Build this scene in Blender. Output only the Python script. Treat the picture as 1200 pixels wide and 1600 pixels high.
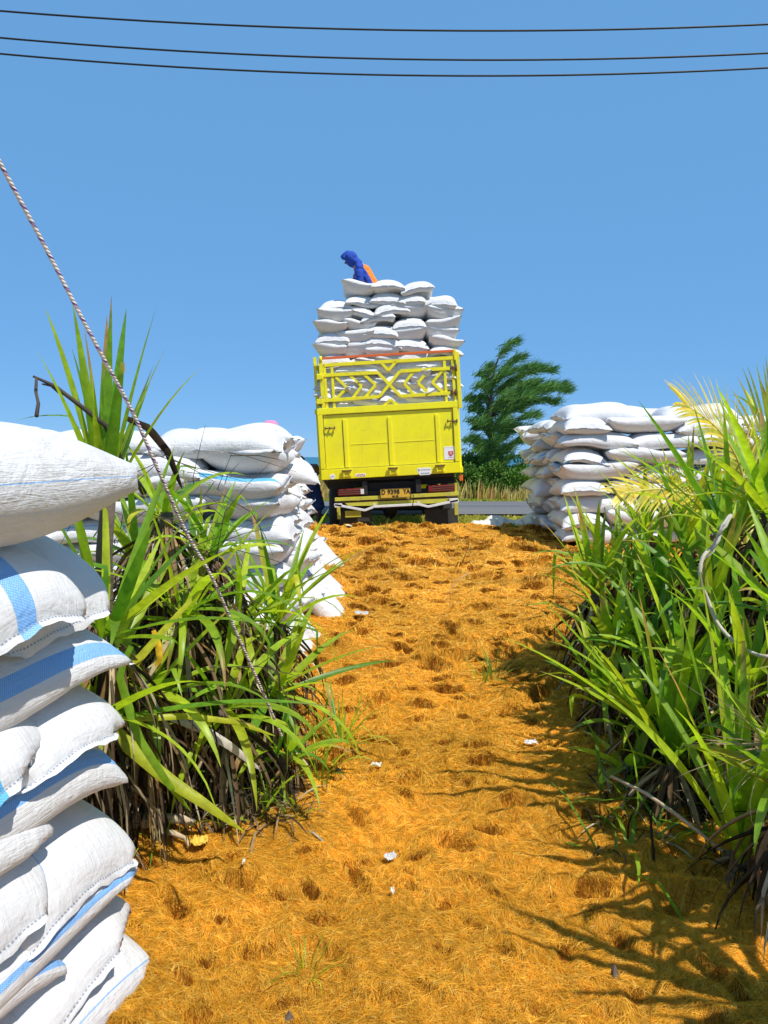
import bpy, math, random, time
import numpy as np
from mathutils import Vector, Matrix
T0 = time.time()
for o in list(bpy.data.objects): bpy.data.objects.remove(o)
S = bpy.context.scene
COL = S.collection
PI = math.pi
R = math.radians

# ------------------------------------------------------------------ camera
CAMZ = 1.6
PITCH = R(4.26)
F = 1155.6
cam = bpy.data.cameras.new('camera'); camo = bpy.data.objects.new('camera', cam); COL.objects.link(camo)
camo.location = (0, 0, CAMZ); camo.rotation_euler = (PI/2 - PITCH, 0, 0)
cam.sensor_fit = 'VERTICAL'; cam.sensor_height = 36; cam.lens = 26.0
cam.clip_start = 0.05; cam.clip_end = 20000
S.camera = camo
S.render.resolution_x = 768; S.render.resolution_y = 1024
# ------------------------------------------------------------------ light
SUN = Vector((0.42, -0.42, 1.0)).normalized()
SUN_EL = math.asin(SUN.z); SUN_AZ = math.atan2(SUN.x, SUN.y)
w = bpy.data.worlds.new('World'); S.world = w; w.use_nodes = True
nt = w.node_tree; nt.nodes.clear()
sky = nt.nodes.new('ShaderNodeTexSky'); sky.sky_type = 'NISHITA'; sky.sun_disc = False
sky.sun_elevation = SUN_EL; sky.sun_rotation = SUN_AZ
sky.altitude = 0; sky.air_density = 0.7; sky.dust_density = 0.0; sky.ozone_density = 10.0
bg = nt.nodes.new('ShaderNodeBackground'); bg.inputs[1].default_value = 0.1
mx = nt.nodes.new('ShaderNodeMix'); mx.data_type = 'RGBA'; mx.inputs[0].default_value = .75
mx.inputs[7].default_value = (1.23, 3.2, 6.05, 1)
wo = nt.nodes.new('ShaderNodeOutputWorld')
nt.links.new(sky.outputs[0], mx.inputs[6]); nt.links.new(mx.outputs[2], bg.inputs[0]); nt.links.new(bg.outputs[0], wo.inputs[0])
sl = bpy.data.lights.new('sun', 'SUN'); sl.energy = 3.9; sl.angle = R(0.5); sl.color = (1, 0.95, 0.87)
so = bpy.data.objects.new('sun', sl); COL.objects.link(so)
so.rotation_euler = SUN.to_track_quat('Z', 'Y').to_euler(); so.location = (5, -5, 12)
S.view_settings.view_transform = 'Standard'; S.view_settings.look = 'None'
S.view_settings.exposure = 0.45; S.view_settings.gamma = 1; S.view_settings.use_curve_mapping = False
S.render.engine = 'CYCLES'
S.cycles.max_bounces = 8; S.cycles.transparent_max_bounces = 8

cp, sp = math.cos(PITCH), math.sin(PITCH)
def at(px, py, Y):
    """world point seen at photo pixel (1200x1600) at distance Y"""
    a = (px-600)/F; b = -(py-800)/F
    d = Vector((a, cp + b*sp, -sp + b*cp))
    return Vector((0, 0, CAMZ)) + d*(Y/d.y)

# ------------------------------------------------------------------ noise / terrain
def _hash(ix, iy, s):
    h = (ix.astype(np.int64)*374761393 + iy.astype(np.int64)*668265263 + s*1442695041) & 0xffffffff
    h = ((h ^ (h >> 13))*1274126177) & 0xffffffff
    return ((h ^ (h >> 16)) & 0xffff)/65535.0
def vnoise(x, y, s=0):
    x = np.asarray(x, float); y = np.asarray(y, float)
    ix = np.floor(x); iy = np.floor(y); fx = x-ix; fy = y-iy
    fx = fx*fx*(3-2*fx); fy = fy*fy*(3-2*fy)
    a = _hash(ix, iy, s); b = _hash(ix+1, iy, s); c = _hash(ix, iy+1, s); d = _hash(ix+1, iy+1, s)
    return (a*(1-fx)+b*fx)*(1-fy) + (c*(1-fx)+d*fx)*fy
def fbm(x, y, s=0, o=4):
    t = 0; a = .5
    for k in range(o):
        t = t + a*(vnoise(x*2**k+17.3*k, y*2**k-9.1*k, s+k)-.5); a *= .5
    return t
def sstep(a, b, x):
    t = np.clip((np.asarray(x, float)-a)/(b-a), 0, 1); return t*t*(3-2*t)
BACK = 0.35
def H(x, y):
    x = np.asarray(x, float); y = np.asarray(y, float)
    b = 0.070*(np.clip(y, 2, 10.3)-2)
    k = sstep(10.5, 11.0, y)
    b = b*(1-k) + BACK*k
    b = b + 0.07*sstep(0.35, 1.2, np.abs(x-0.25)+0.15*fbm(x*1.3, y*1.3, 5))*(1-sstep(6, 8, y))
    b = b - 2.5*sstep(74, 84, y)
    return b
def hz(x, y): return float(H(x, y))
def _coir_raw(x, y):
    z = H(x, y)
    n = 0.10*fbm(x*1.4, y*1.4, 11, 3)
    n = n + 0.085*fbm(x*4.0, y*5.5, 21, 3)
    r = 1-np.abs(2*vnoise(x*8.5+0.8*vnoise(x*4, y*4, 3), y*9.5, 31)-1)
    n = n + 0.014*(r**3) + .012*fbm(x*22, y*26, 33, 2)
    n = n + 0.02*sstep(9.6, 10.2, y)*(1-sstep(10.3, 10.7, y))*(.4+1.2*vnoise(x*3, y*3, 8))
    return z + 0.02 + n
_gx0, _gy0, _gs = -3.6, 0.0, .0125
_gxx, _gyy = np.meshgrid(np.arange(_gx0, 5.4, _gs), np.arange(_gy0, 11.8, _gs), indexing='xy')
_GZ = _coir_raw(_gxx, _gyy)
# scuffed hollows, each under a lifted lip of fibre
_pr = np.random.RandomState(2024); PITS = []
for _i in range(1300):
    _y = 1.3+9.3*_pr.rand()**.9; _x = _pr.uniform(-.50*_y-.2, min(.55*_y+.2, 3.2))
    _rd = (.024+.0040*_y)*_pr.choice([_pr.uniform(.35, .7), _pr.uniform(.6, 1.0), _pr.uniform(.9, 1.5)])
    if any((_x-p[0])**2+(_y-p[1])**2 < (2.0*(_rd+p[2]))**2*.5 for p in PITS): continue
    PITS.append((_x, _y, _rd, _rd*_pr.uniform(.35, 1.1), _pr.normal(0, .55)))
for (_x, _y, _rd, _dp, _an) in PITS:
    k0 = int((_x-_rd*4-_gx0)/_gs); k1 = int((_x+_rd*4-_gx0)/_gs)+1; m0 = int((_y-_rd*4-_gy0)/_gs); m1 = int((_y+_rd*4-_gy0)/_gs)+1
    if k0 < 0 or m0 < 0: continue
    _dx = _gxx[m0:m1, k0:k1]-_x; _dy = _gyy[m0:m1, k0:k1]-_y
    _u = (_dx*math.cos(_an)+_dy*math.sin(_an))/1.9; _v = -_dx*math.sin(_an)+_dy*math.cos(_an)
    _q = np.sqrt(_u*_u+_v*_v)/_rd*(1+1.1*(vnoise(_gxx[m0:m1, k0:k1]*17, _gyy[m0:m1, k0:k1]*21, 88)-.5))
    _side = sstep(-.2, .9, _v/_rd)
    _GZ[m0:m1, k0:k1] += -_dp*(1-sstep(.3, 1.0, _q)) + _dp*.75*np.exp(-((_q-1.35)/.45)**2)*_side
def coir_h(x, y):
    fx = np.clip((np.asarray(x, float)-_gx0)/_gs, 0, _GZ.shape[1]-1.001); fy = np.clip((np.asarray(y, float)-_gy0)/_gs, 0, _GZ.shape[0]-1.001)
    ix = fx.astype(int); iy = fy.astype(int); fx = fx-ix; fy = fy-iy
    return (_GZ[iy, ix]*(1-fx)+_GZ[iy, ix+1]*fx)*(1-fy)+(_GZ[iy+1, ix]*(1-fx)+_GZ[iy+1, ix+1]*fx)*fy

# ------------------------------------------------------------------ object helpers
def tag(o, label=None, cat=None, group=None, kind=None):
    if label: o['label'] = label
    if cat: o['category'] = cat
    if group: o['group'] = group
    if kind: o['kind'] = kind
    return o
def empty(name, loc=(0, 0, 0), rot=(0, 0, 0), label=None, cat=None, group=None):
    o = bpy.data.objects.new(name, None); COL.objects.link(o); o.empty_display_size = .1
    o.location = loc; o.rotation_euler = rot
    return tag(o, label, cat, group)
def link_mesh(name, me, mat, parent=None, loc=None, rot=None):
    o = bpy.data.objects.new(name, me); COL.objects.link(o)
    if mat is not None:
        me.materials.clear()
        for m in (mat if isinstance(mat, (list, tuple)) else [mat]): me.materials.append(m)
    if parent: o.parent = parent
    if loc is not None: o.location = loc
    if rot is not None: o.rotation_euler = rot
    return o
def np_mesh(name, V, Fq, smooth=True, col=None, uv=None):
    """V (n,3), Fq (m,k) all same size"""
    V = np.asarray(V, np.float32); Fq = np.asarray(Fq, np.int32)
    me = bpy.data.meshes.new(name)
    m, k = Fq.shape
    me.vertices.add(len(V)); me.vertices.foreach_set('co', V.ravel())
    me.loops.add(m*k); me.loops.foreach_set('vertex_index', Fq.ravel())
    me.polygons.add(m)
    me.polygons.foreach_set('loop_start', np.arange(0, m*k, k, dtype=np.int32))
    me.polygons.foreach_set('use_smooth', np.full(m, smooth, bool))
    if col is not None:
        c = np.ones((len(V), 4), np.float32); c[:, :3] = col
        a = me.color_attributes.new('tint', 'FLOAT_COLOR', 'POINT'); a.data.foreach_set('color', c.ravel())
    if uv is not None:
        u = me.uv_layers.new(name='uv'); u.data.foreach_set('uv', np.asarray(uv, np.float32)[Fq.ravel()].ravel())
    me.update(calc_edges=True); me.validate()
    return me

class MB:
    """collects shapes into one mesh"""
    def __init__(s): s.v = []; s.f = []; s.sm = []; s.uv = []
    def add(s, vs, fs, smooth=False):
        n = len(s.v); s.v += [tuple(v) for v in vs]
        for f in fs: s.f.append([n+i for i in f]); s.sm.append(smooth)
        return s
    def box(s, c, size, rot=None, bev=0.0):
        hx, hy, hz_ = size[0]/2, size[1]/2, size[2]/2
        b = min(bev, hx*.9, hy*.9, hz_*.9)
        M = rot if rot is not None else Matrix.Identity(3)
        c = Vector(c)
        if b <= 0:
            P = [(x*hx, y*hy, z*hz_) for x in (-1, 1) for y in (-1, 1) for z in (-1, 1)]
            fs = [(0, 1, 3, 2), (4, 6, 7, 5), (0, 4, 5, 1), (2, 3, 7, 6), (0, 2, 6, 4), (1, 5, 7, 3)]
            return s.add([c + M @ Vector(p) for p in P], fs)
        import bmesh
        bm = bmesh.new(); bmesh.ops.create_cube(bm, size=1)
        for v in bm.verts: v.co = (v.co.x*size[0], v.co.y*size[1], v.co.z*size[2])
        bmesh.ops.bevel(bm, geom=list(bm.edges), offset=b, segments=2, profile=.7, affect='EDGES')
        bm.verts.index_update()
        s.add([c + M @ v.co for v in bm.verts], [[v.index for v in f.verts] for f in bm.faces])
        bm.free(); return s
    def bar(s, p, q, w, d, up=(0, -1, 0)):
        """rectangular bar from p to q: w across, d along 'up'"""
        p = Vector(p); q = Vector(q); t = (q-p); L = t.length; t.normalize()
        u = Vector(up); u = (u - t*u.dot(t)).normalized(); r = t.cross(u)
        M = Matrix((t, r, u)).transposed()
        return s.box((p+q)/2, (L, w, d), M, bev=min(w, d)*.12)
    def tube(s, pts, rad, n=10, caps=True, smooth=True):
        pts = [Vector(p) for p in pts]
        if not hasattr(rad, '__len__'): rad = [rad]*len(pts)
        vs = []; fs = []; prev = None
        for i, p in enumerate(pts):
            a = pts[max(i-1, 0)]; b = pts[min(i+1, len(pts)-1)]
            t = (b-a).normalized()
            if prev is None:
                u = t.orthogonal().normalized()
            else:
                u = (prev - t*prev.dot(t)).normalized()
            prev = u; v = t.cross(u)
            for k in range(n):
                an = 2*PI*k/n
                vs.append(p + (u*math.cos(an)+v*math.sin(an))*rad[i])
        for i in range(len(pts)-1):
            for k in range(n):
                k2 = (k+1) % n
                fs.append((i*n+k, i*n+k2, (i+1)*n+k2, (i+1)*n+k))
        if caps:
            fs.append(tuple(range(n-1, -1, -1))); fs.append(tuple((len(pts)-1)*n+k for k in range(n)))
        return s.add(vs, fs, smooth)
    def prism(s, poly, y0, y1):
        """poly in XZ extruded along Y"""
        n = len(poly)
        vs = [(x, y0, z) for x, z in poly] + [(x, y1, z) for x, z in poly]
        fs = [tuple(range(n)), tuple(range(2*n-1, n-1, -1))]
        for i in range(n):
            j = (i+1) % n; fs.append((i, i+n, j+n, j))
        return s.add(vs, fs)
    def lathe(s, prof, c, axis='z', n=24):
        c = Vector(c); vs = []; fs = []
        for r_, h in prof:
            for k in range(n):
                a = 2*PI*k/n
                if axis == 'z': vs.append(c+Vector((r_*math.cos(a), r_*math.sin(a), h)))
                else: vs.append(c+Vector((h, r_*math.cos(a), r_*math.sin(a))))
        for i in range(len(prof)-1):
            for k in range(n):
                k2 = (k+1) % n; fs.append((i*n+k, i*n+k2, (i+1)*n+k2, (i+1)*n+k))
        return s.add(vs, fs, True)
    def build(s, name, mat, parent=None, loc=None, rot=None):
        me = bpy.data.meshes.new(name); me.from_pydata(s.v, [], s.f)
        import bmesh
        bm = bmesh.new(); bm.from_mesh(me); bmesh.ops.recalc_face_normals(bm, faces=bm.faces); bm.to_mesh(me); bm.free()
        me.polygons.foreach_set('use_smooth', s.sm[:len(me.polygons)] if len(s.sm) >= len(me.polygons) else [False]*len(me.polygons))
        me.update()
        return link_mesh(name, me, mat, parent, loc, rot)

def ribbons(P, W, side, col, name, mat, parent=None):
    """P (n,k,3) centre lines, W (n,k) half widths, side (n,k,3) unit side vectors, col (n,3)"""
    n, k, _ = P.shape
    A = P - side*W[..., None]; B = P + side*W[..., None]
    V = np.stack([A, B], 2).reshape(-1, 3)
    base = (np.arange(n)*(2*k))[:, None] + (np.arange(k-1)*2)[None]
    Fq = np.stack([base, base+1, base+3, base+2], -1).reshape(-1, 4)
    C = np.repeat(col, 2*k, axis=0) if col is not None and col.ndim == 2 else (None if col is None else np.repeat(col.reshape(-1, 3), 2, axis=0))
    me = np_mesh(name, V, Fq, True, C)
    return link_mesh(name, me, mat, parent)
# ------------------------------------------------------------------ materials
class NT:
    def __init__(s, name):
        s.m = bpy.data.materials.new(name); s.m.use_nodes = True; s.t = s.m.node_tree
        s.t.nodes.clear(); s.out = s.t.nodes.new('ShaderNodeOutputMaterial')
        s.b = s.t.nodes.new('ShaderNodeBsdfPrincipled'); s.t.links.new(s.b.outputs[0], s.out.inputs[0])
    def n(s, typ, **kw):
        x = s.t.nodes.new(typ)
        for k, v in kw.items():
            if k.startswith('i_'):
                key = k[2:]; key = int(key) if key.isdigit() else key.replace('_', ' ')
                x.inputs[key].default_value = v
            else: setattr(x, k, v)
        return x
    def l(s, a, b): s.t.links.new(a, b)
    def math(s, op, a, b=None, c=None):
        x = s.t.nodes.new('ShaderNodeMath'); x.operation = op
        for i, v in enumerate((a, b, c)):
            if v is None: continue
            if isinstance(v, (int, float)): x.inputs[i].default_value = v
            else: s.l(v, x.inputs[i])
        return x.outputs[0]
    def ramp(s, fac, stops):
        x = s.t.nodes.new('ShaderNodeValToRGB'); e = x.color_ramp.elements
        while len(e) < len(stops): e.new(.5)
        for i, (p, c) in enumerate(stops):
            e[i].position = p; e[i].color = (c[0], c[1], c[2], 1) if hasattr(c, '__len__') else (c, c, c, 1)
        s.l(fac, x.inputs[0]); return x.outputs[0]
    def noise(s, vec, scale, detail=4, rough=.5, dist=0):
        x = s.n('ShaderNodeTexNoise', i_Scale=scale, i_Detail=detail, i_Roughness=rough, i_Distortion=dist)
        if vec is not None: s.l(vec, x.inputs['Vector'])
        return x.outputs[0]
    def mix(s, fac, a, b, blend='MIX'):
        x = s.t.nodes.new('ShaderNodeMix'); x.data_type = 'RGBA'; x.blend_type = blend
        for sock, v in ((x.inputs[0], fac), (x.inputs[6], a), (x.inputs[7], b)):
            if isinstance(v, (int, float)): sock.default_value = v
            elif isinstance(v, (tuple, list)): sock.default_value = (v[0], v[1], v[2], 1)
            else: s.l(v, sock)
        return x.outputs[2]
    def bump(s, h, strength=.3, dist=.01, normal=None):
        x = s.n('ShaderNodeBump', i_Strength=strength, i_Distance=dist); s.l(h, x.inputs['Height'])
        if normal is not None: s.l(normal, x.inputs['Normal'])
        return x.outputs[0]
    def setp(s, **kw):
        for k, v in kw.items():
            key = k.replace('_', ' ')
            i = s.b.inputs[key]
            if isinstance(v, (int, float)): i.default_value = v
            elif isinstance(v, (tuple, list)): i.default_value = (v[0], v[1], v[2], 1)
            else: s.l(v, i)
        return s

def paint(name, col, rough=.45, metal=0, wear=.12, scale=9, dirt=(.25, .2, .1), bump=.05, streak=0):
    m = NT(name); tc = m.n('ShaderNodeTexCoord').outputs['Object']
    n1 = m.noise(tc, scale, 6, .65); n2 = m.noise(tc, scale*7, 3, .6)
    f = m.ramp(n1, [(.45, 0), (.75, 1)])
    c = m.mix(m.math('MULTIPLY', f, wear), col, dirt)
    sp_ = m.ramp(n2, [(.68, 0), (.74, 1)])
    c = m.mix(m.math('MULTIPLY', sp_, wear*1.5), c, dirt)
    if streak:
        mp = m.n('ShaderNodeMapping'); mp.inputs['Scale'].default_value = (16, 16, 1.1); m.l(tc, mp.inputs[0])
        c = m.mix(m.math('MULTIPLY', m.ramp(m.noise(mp.outputs[0], 1.6, 5, .7), [(.55, 0), (.8, 1)]), streak), c, dirt)
        sc_ = m.n('ShaderNodeMapping'); sc_.inputs['Scale'].default_value = (3, 3, 26); sc_.inputs['Rotation'].default_value = (.2, .5, 0); m.l(tc, sc_.inputs[0])
        c = m.mix(m.math('MULTIPLY', m.ramp(m.noise(sc_.outputs[0], 2.2, 3, .6), [(.70, 0), (.73, 1)]), streak*1.3), c, (.35, .25, .06))
    m.setp(Base_Color=c, Roughness=m.math('ADD', m.math('MULTIPLY', n1, .25), rough-.12), Metallic=metal)
    if bump: m.setp(Normal=m.bump(n1, bump, .02))
    return m.m

def tint_mat(name, rough=.55, trans=.35, spec=.3, tr_col=1.4, bump=0, stripes=False):
    m = NT(name); a = m.n('ShaderNodeAttribute', attribute_name='tint').outputs['Color']
    tc = m.n('ShaderNodeTexCoord').outputs['Object']
    v = m.ramp(m.noise(tc, 30, 3), [(.3, .75), (.7, 1.15)])
    c = m.mix(1.0, a, v, 'MULTIPLY')
    m.setp(Base_Color=c, Roughness=rough); m.b.inputs['Specular IOR Level'].default_value = spec
    if trans > 0:
        tr = m.n('ShaderNodeBsdfTranslucent'); m.l(m.mix(1.0, c, (tr_col, tr_col, tr_col*.5), 'MULTIPLY'), tr.inputs[0])
        mx = m.n('ShaderNodeMixShader'); mx.inputs[0].default_value = trans
        m.l(m.b.outputs[0], mx.inputs[1]); m.l(tr.outputs[0], mx.inputs[2]); m.l(mx.outputs[0], m.out.inputs[0])
    return m.m

def sack_material():
    m = NT('woven_sack')
    uv = m.n('ShaderNodeUVMap', uv_map='uv').outputs[0]
    sx = m.n('ShaderNodeSeparateXYZ'); m.l(uv, sx.inputs[0]); u, v = sx.outputs[0], sx.outputs[1]
    tc = m.n('ShaderNodeTexCoord').outputs['Object']
    def oa(nm): return m.n('ShaderNodeAttribute', attribute_type='OBJECT', attribute_name=nm).outputs['Fac']
    pos, wid, dirtv, hue = oa('stripe_pos'), oa('stripe_width'), oa('dirt'), oa('hue')
    v2 = m.math('ADD', v, m.math('MULTIPLY', m.math('SUBTRACT', m.noise(uv, 3, 2), .5), .012))
    d = m.math('ABSOLUTE', m.math('SUBTRACT', v2, pos))
    d2 = m.math('ABSOLUTE', m.math('SUBTRACT', d, wid))
    inside = m.math('LESS_THAN', d, wid)
    # weave lines seen in the coloured band (rows of flat tapes)
    lines = m.math('SINE', m.math('MULTIPLY', m.math('ADD', u, m.math('MULTIPLY', v, .25)), 900))
    lines2 = m.math('SINE', m.math('MULTIPLY', v, 620))
    wv = m.math('MULTIPLY', lines, lines2)
    core = m.mix(m.ramp(wv, [(.0, 0), (.85, 1)]), (.15, .39, .80), (.38, .63, .93))
    alt = m.mix(m.ramp(wv, [(.0, 0), (.85, 1)]), (.05, .38, .72), (.22, .60, .88))
    blue = m.mix(hue, core, alt)
    base = m.mix(m.noise(tc, 2.2, 3), (.67, .66, .665), (.76, .755, .755))
    # plastic creases slightly greyer, dust
    dn = m.ramp(m.noise(tc, 5.5, 6, .65, .6), [(.50, 0), (.78, 1)])
    base = m.mix(m.math('MULTIPLY', dn, dirtv), base, (.42, .34, .26))
    c = m.mix(m.math('MULTIPLY', inside, .95), base, blue)
    st = m.math('LESS_THAN', m.math('ABSOLUTE', m.math('SUBTRACT', m.math('ABSOLUTE', m.math('SUBTRACT', u, .5)), .546)), .0022)
    dash = m.math('GREATER_THAN', m.math('SINE', m.math('MULTIPLY', v, 330)), -.2)
    c = m.mix(m.math('MULTIPLY', m.math('MULTIPLY', st, dash), .8), c, (.25, .27, .36))
    m.setp(Base_Color=c, Roughness=.48)
    m.b.inputs['Specular IOR Level'].default_value = .28
    # bumps: tape weave + fine creases radiating along the length
    w1 = m.math('SINE', m.math('MULTIPLY', u, 1500)); w2 = m.math('SINE', m.math('MULTIPLY', v, 900))
    wb = m.math('MULTIPLY', w1, w2)
    cs = m.n('ShaderNodeMapping'); cs.inputs['Scale'].default_value = (6, 34, 1); m.l(uv, cs.inputs[0])
    cr = m.noise(cs.outputs[0], 1.6, 5, .6, 1.2)
    cs2 = m.n('ShaderNodeMapping'); cs2.inputs['Scale'].default_value = (26, 5, 1); m.l(uv, cs2.inputs[0])
    cr2 = m.noise(cs2.outputs[0], 1.3, 4, .6, .8)
    b0 = m.bump(m.noise(tc, 6, 3, .55, 1.6), .32, .035)
    b1 = m.bump(m.noise(tc, 14, 4, .6, 1.0), .28, .014, b0)
    b2 = m.bump(cr, .42, .012, b1)
    b2 = m.bump(cr2, .35, .010, b2)
    b3 = m.bump(wb, .12, .001, b2)
    m.setp(Normal=b3)
    # thin plastic lets a little light through
    tr = m.n('ShaderNodeBsdfTranslucent'); tr.inputs[0].default_value = (.8, .8, .8, 1)
    mx = m.n('ShaderNodeMixShader'); mx.inputs[0].default_value = .06
    m.l(m.b.outputs[0], mx.inputs[1]); m.l(tr.outputs[0], mx.inputs[2]); m.l(mx.outputs[0], m.out.inputs[0])
    return m.m

M_SACK = sack_material()
M_LEAF = tint_mat('pandanus_leaf', rough=.40, trans=.45, spec=.4, tr_col=1.6)
M_DEAD = tint_mat('dead_leaf', rough=.8, trans=.15, spec=.1)
M_GRASS = tint_mat('grass_blade', rough=.7, trans=.3, spec=.15)
M_NEEDLE = tint_mat('needle_foliage', rough=.6, trans=.2, spec=.2)
M_FIBRE = tint_mat('coir_fibre', rough=.8, trans=.3, spec=.03, tr_col=1.2)
M_YEL = paint('yellow_truck_paint', (.88, .80, .005), rough=.38, wear=.26, scale=5, dirt=(.50, .40, .06), bump=.12, streak=.35)
M_YEL2 = paint('yellow_rail_paint', (.84, .74, .008), rough=.4, wear=.32, scale=14, dirt=(.28, .17, .05))
M_YOLD = paint('dusty_yellow_paint', (.55, .50, .04), rough=.6, wear=.5, scale=8, dirt=(.22, .18, .1))
M_ORG = paint('orange_rail_paint', (.72, .13, .02), rough=.45, wear=.3, scale=12, dirt=(.3, .1, .04))
M_BLK = paint('black_chassis', (.012, .012, .012), rough=.6, wear=.2, dirt=(.06, .05, .04))
M_RUBBER = paint('rubber', (.022, .021, .02), rough=.8, wear=.3, dirt=(.10, .08, .06))
M_FLAP = paint('dusty_mudflap', (.035, .033, .03), rough=.85, wear=.4, dirt=(.12, .10, .07))
M_RUST = paint('rusty_steel', (.10, .055, .035), rough=.75, wear=.5, dirt=(.22, .09, .03), scale=20)
M_WHITEP = paint('white_bar_paint', (.75, .75, .73), rough=.45, wear=.25, scale=12, dirt=(.4, .36, .3))
M_RED = paint('red_lamp_lens', (.22, .012, .012), rough=.3, wear=.2, dirt=(.1, .04, .03))
M_AMBER = paint('amber_lens', (.75, .14, .02), rough=.3, wear=.1, dirt=(.4, .1, .03))
M_WHITE = paint('white_sticker', (.82, .82, .82), rough=.5, wear=.08)
M_REDP = paint('red_print', (.6, .02, .03), rough=.5, wear=.05)
M_BLUEP = paint('grey_print', (.28, .32, .38), rough=.5, wear=.05)
M_PLATE = paint('amber_plate', (.68, .42, .04), rough=.45, wear=.15, dirt=(.3, .2, .05))
M_INK = paint('black_ink', (.01, .01, .01), rough=.6, wear=0)
M_GLASS = paint('dark_glass', (.02, .025, .03), rough=.12, wear=0)
M_CABLE = paint('black_cable', (.006, .006, .008), rough=.6, wear=0, bump=0)
M_BARK = paint('grey_brown_bark', (.13, .095, .07), rough=.9, wear=.5, scale=16, dirt=(.04, .03, .02), bump=.8)
M_WOOD = paint('weathered_root', (.52, .40, .26), rough=.8, wear=.5, scale=18, dirt=(.22, .15, .08), bump=.6)
M_TWIG = paint('dark_twig', (.05, .035, .03), rough=.85, wear=.3, scale=20)
M_PALEVINE = paint('pale_dry_vine', (.50, .44, .36), rough=.8, wear=.4, scale=20, dirt=(.2, .15, .1), bump=.4)
M_SKIN = paint('brown_skin', (.11, .042, .022), rough=.5, wear=.15, scale=6, dirt=(.07, .03, .015))
M_NAVY = paint('navy_cloth', (.012, .03, .12), rough=.85, wear=.1, scale=20, bump=.4)
M_BLUEC = paint('royal_blue_cloth', (.012, .06, .38), rough=.85, wear=.2, scale=16, dirt=(.01, .03, .2), bump=.5)
M_ORANGEC = paint('orange_cloth', (.80, .22, .02), rough=.85, wear=.1, scale=16, bump=.4)
M_PINK = paint('pink_cloth', (.75, .22, .38), rough=.8, wear=.1, scale=16, bump=.3)
M_TARP = paint('slate_blue_tarp', (.07, .11, .14), rough=.6, wear=.4, scale=10, dirt=(.16, .17, .18), bump=.6)
M_PALE = paint('pale_sheet', (.72, .68, .58), rough=.7, wear=.3, scale=9, dirt=(.5, .42, .3), bump=.5)
M_PLASTIC = paint('clear_plastic_scrap', (.48, .47, .46), rough=.25, wear=.1, bump=.3)
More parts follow.
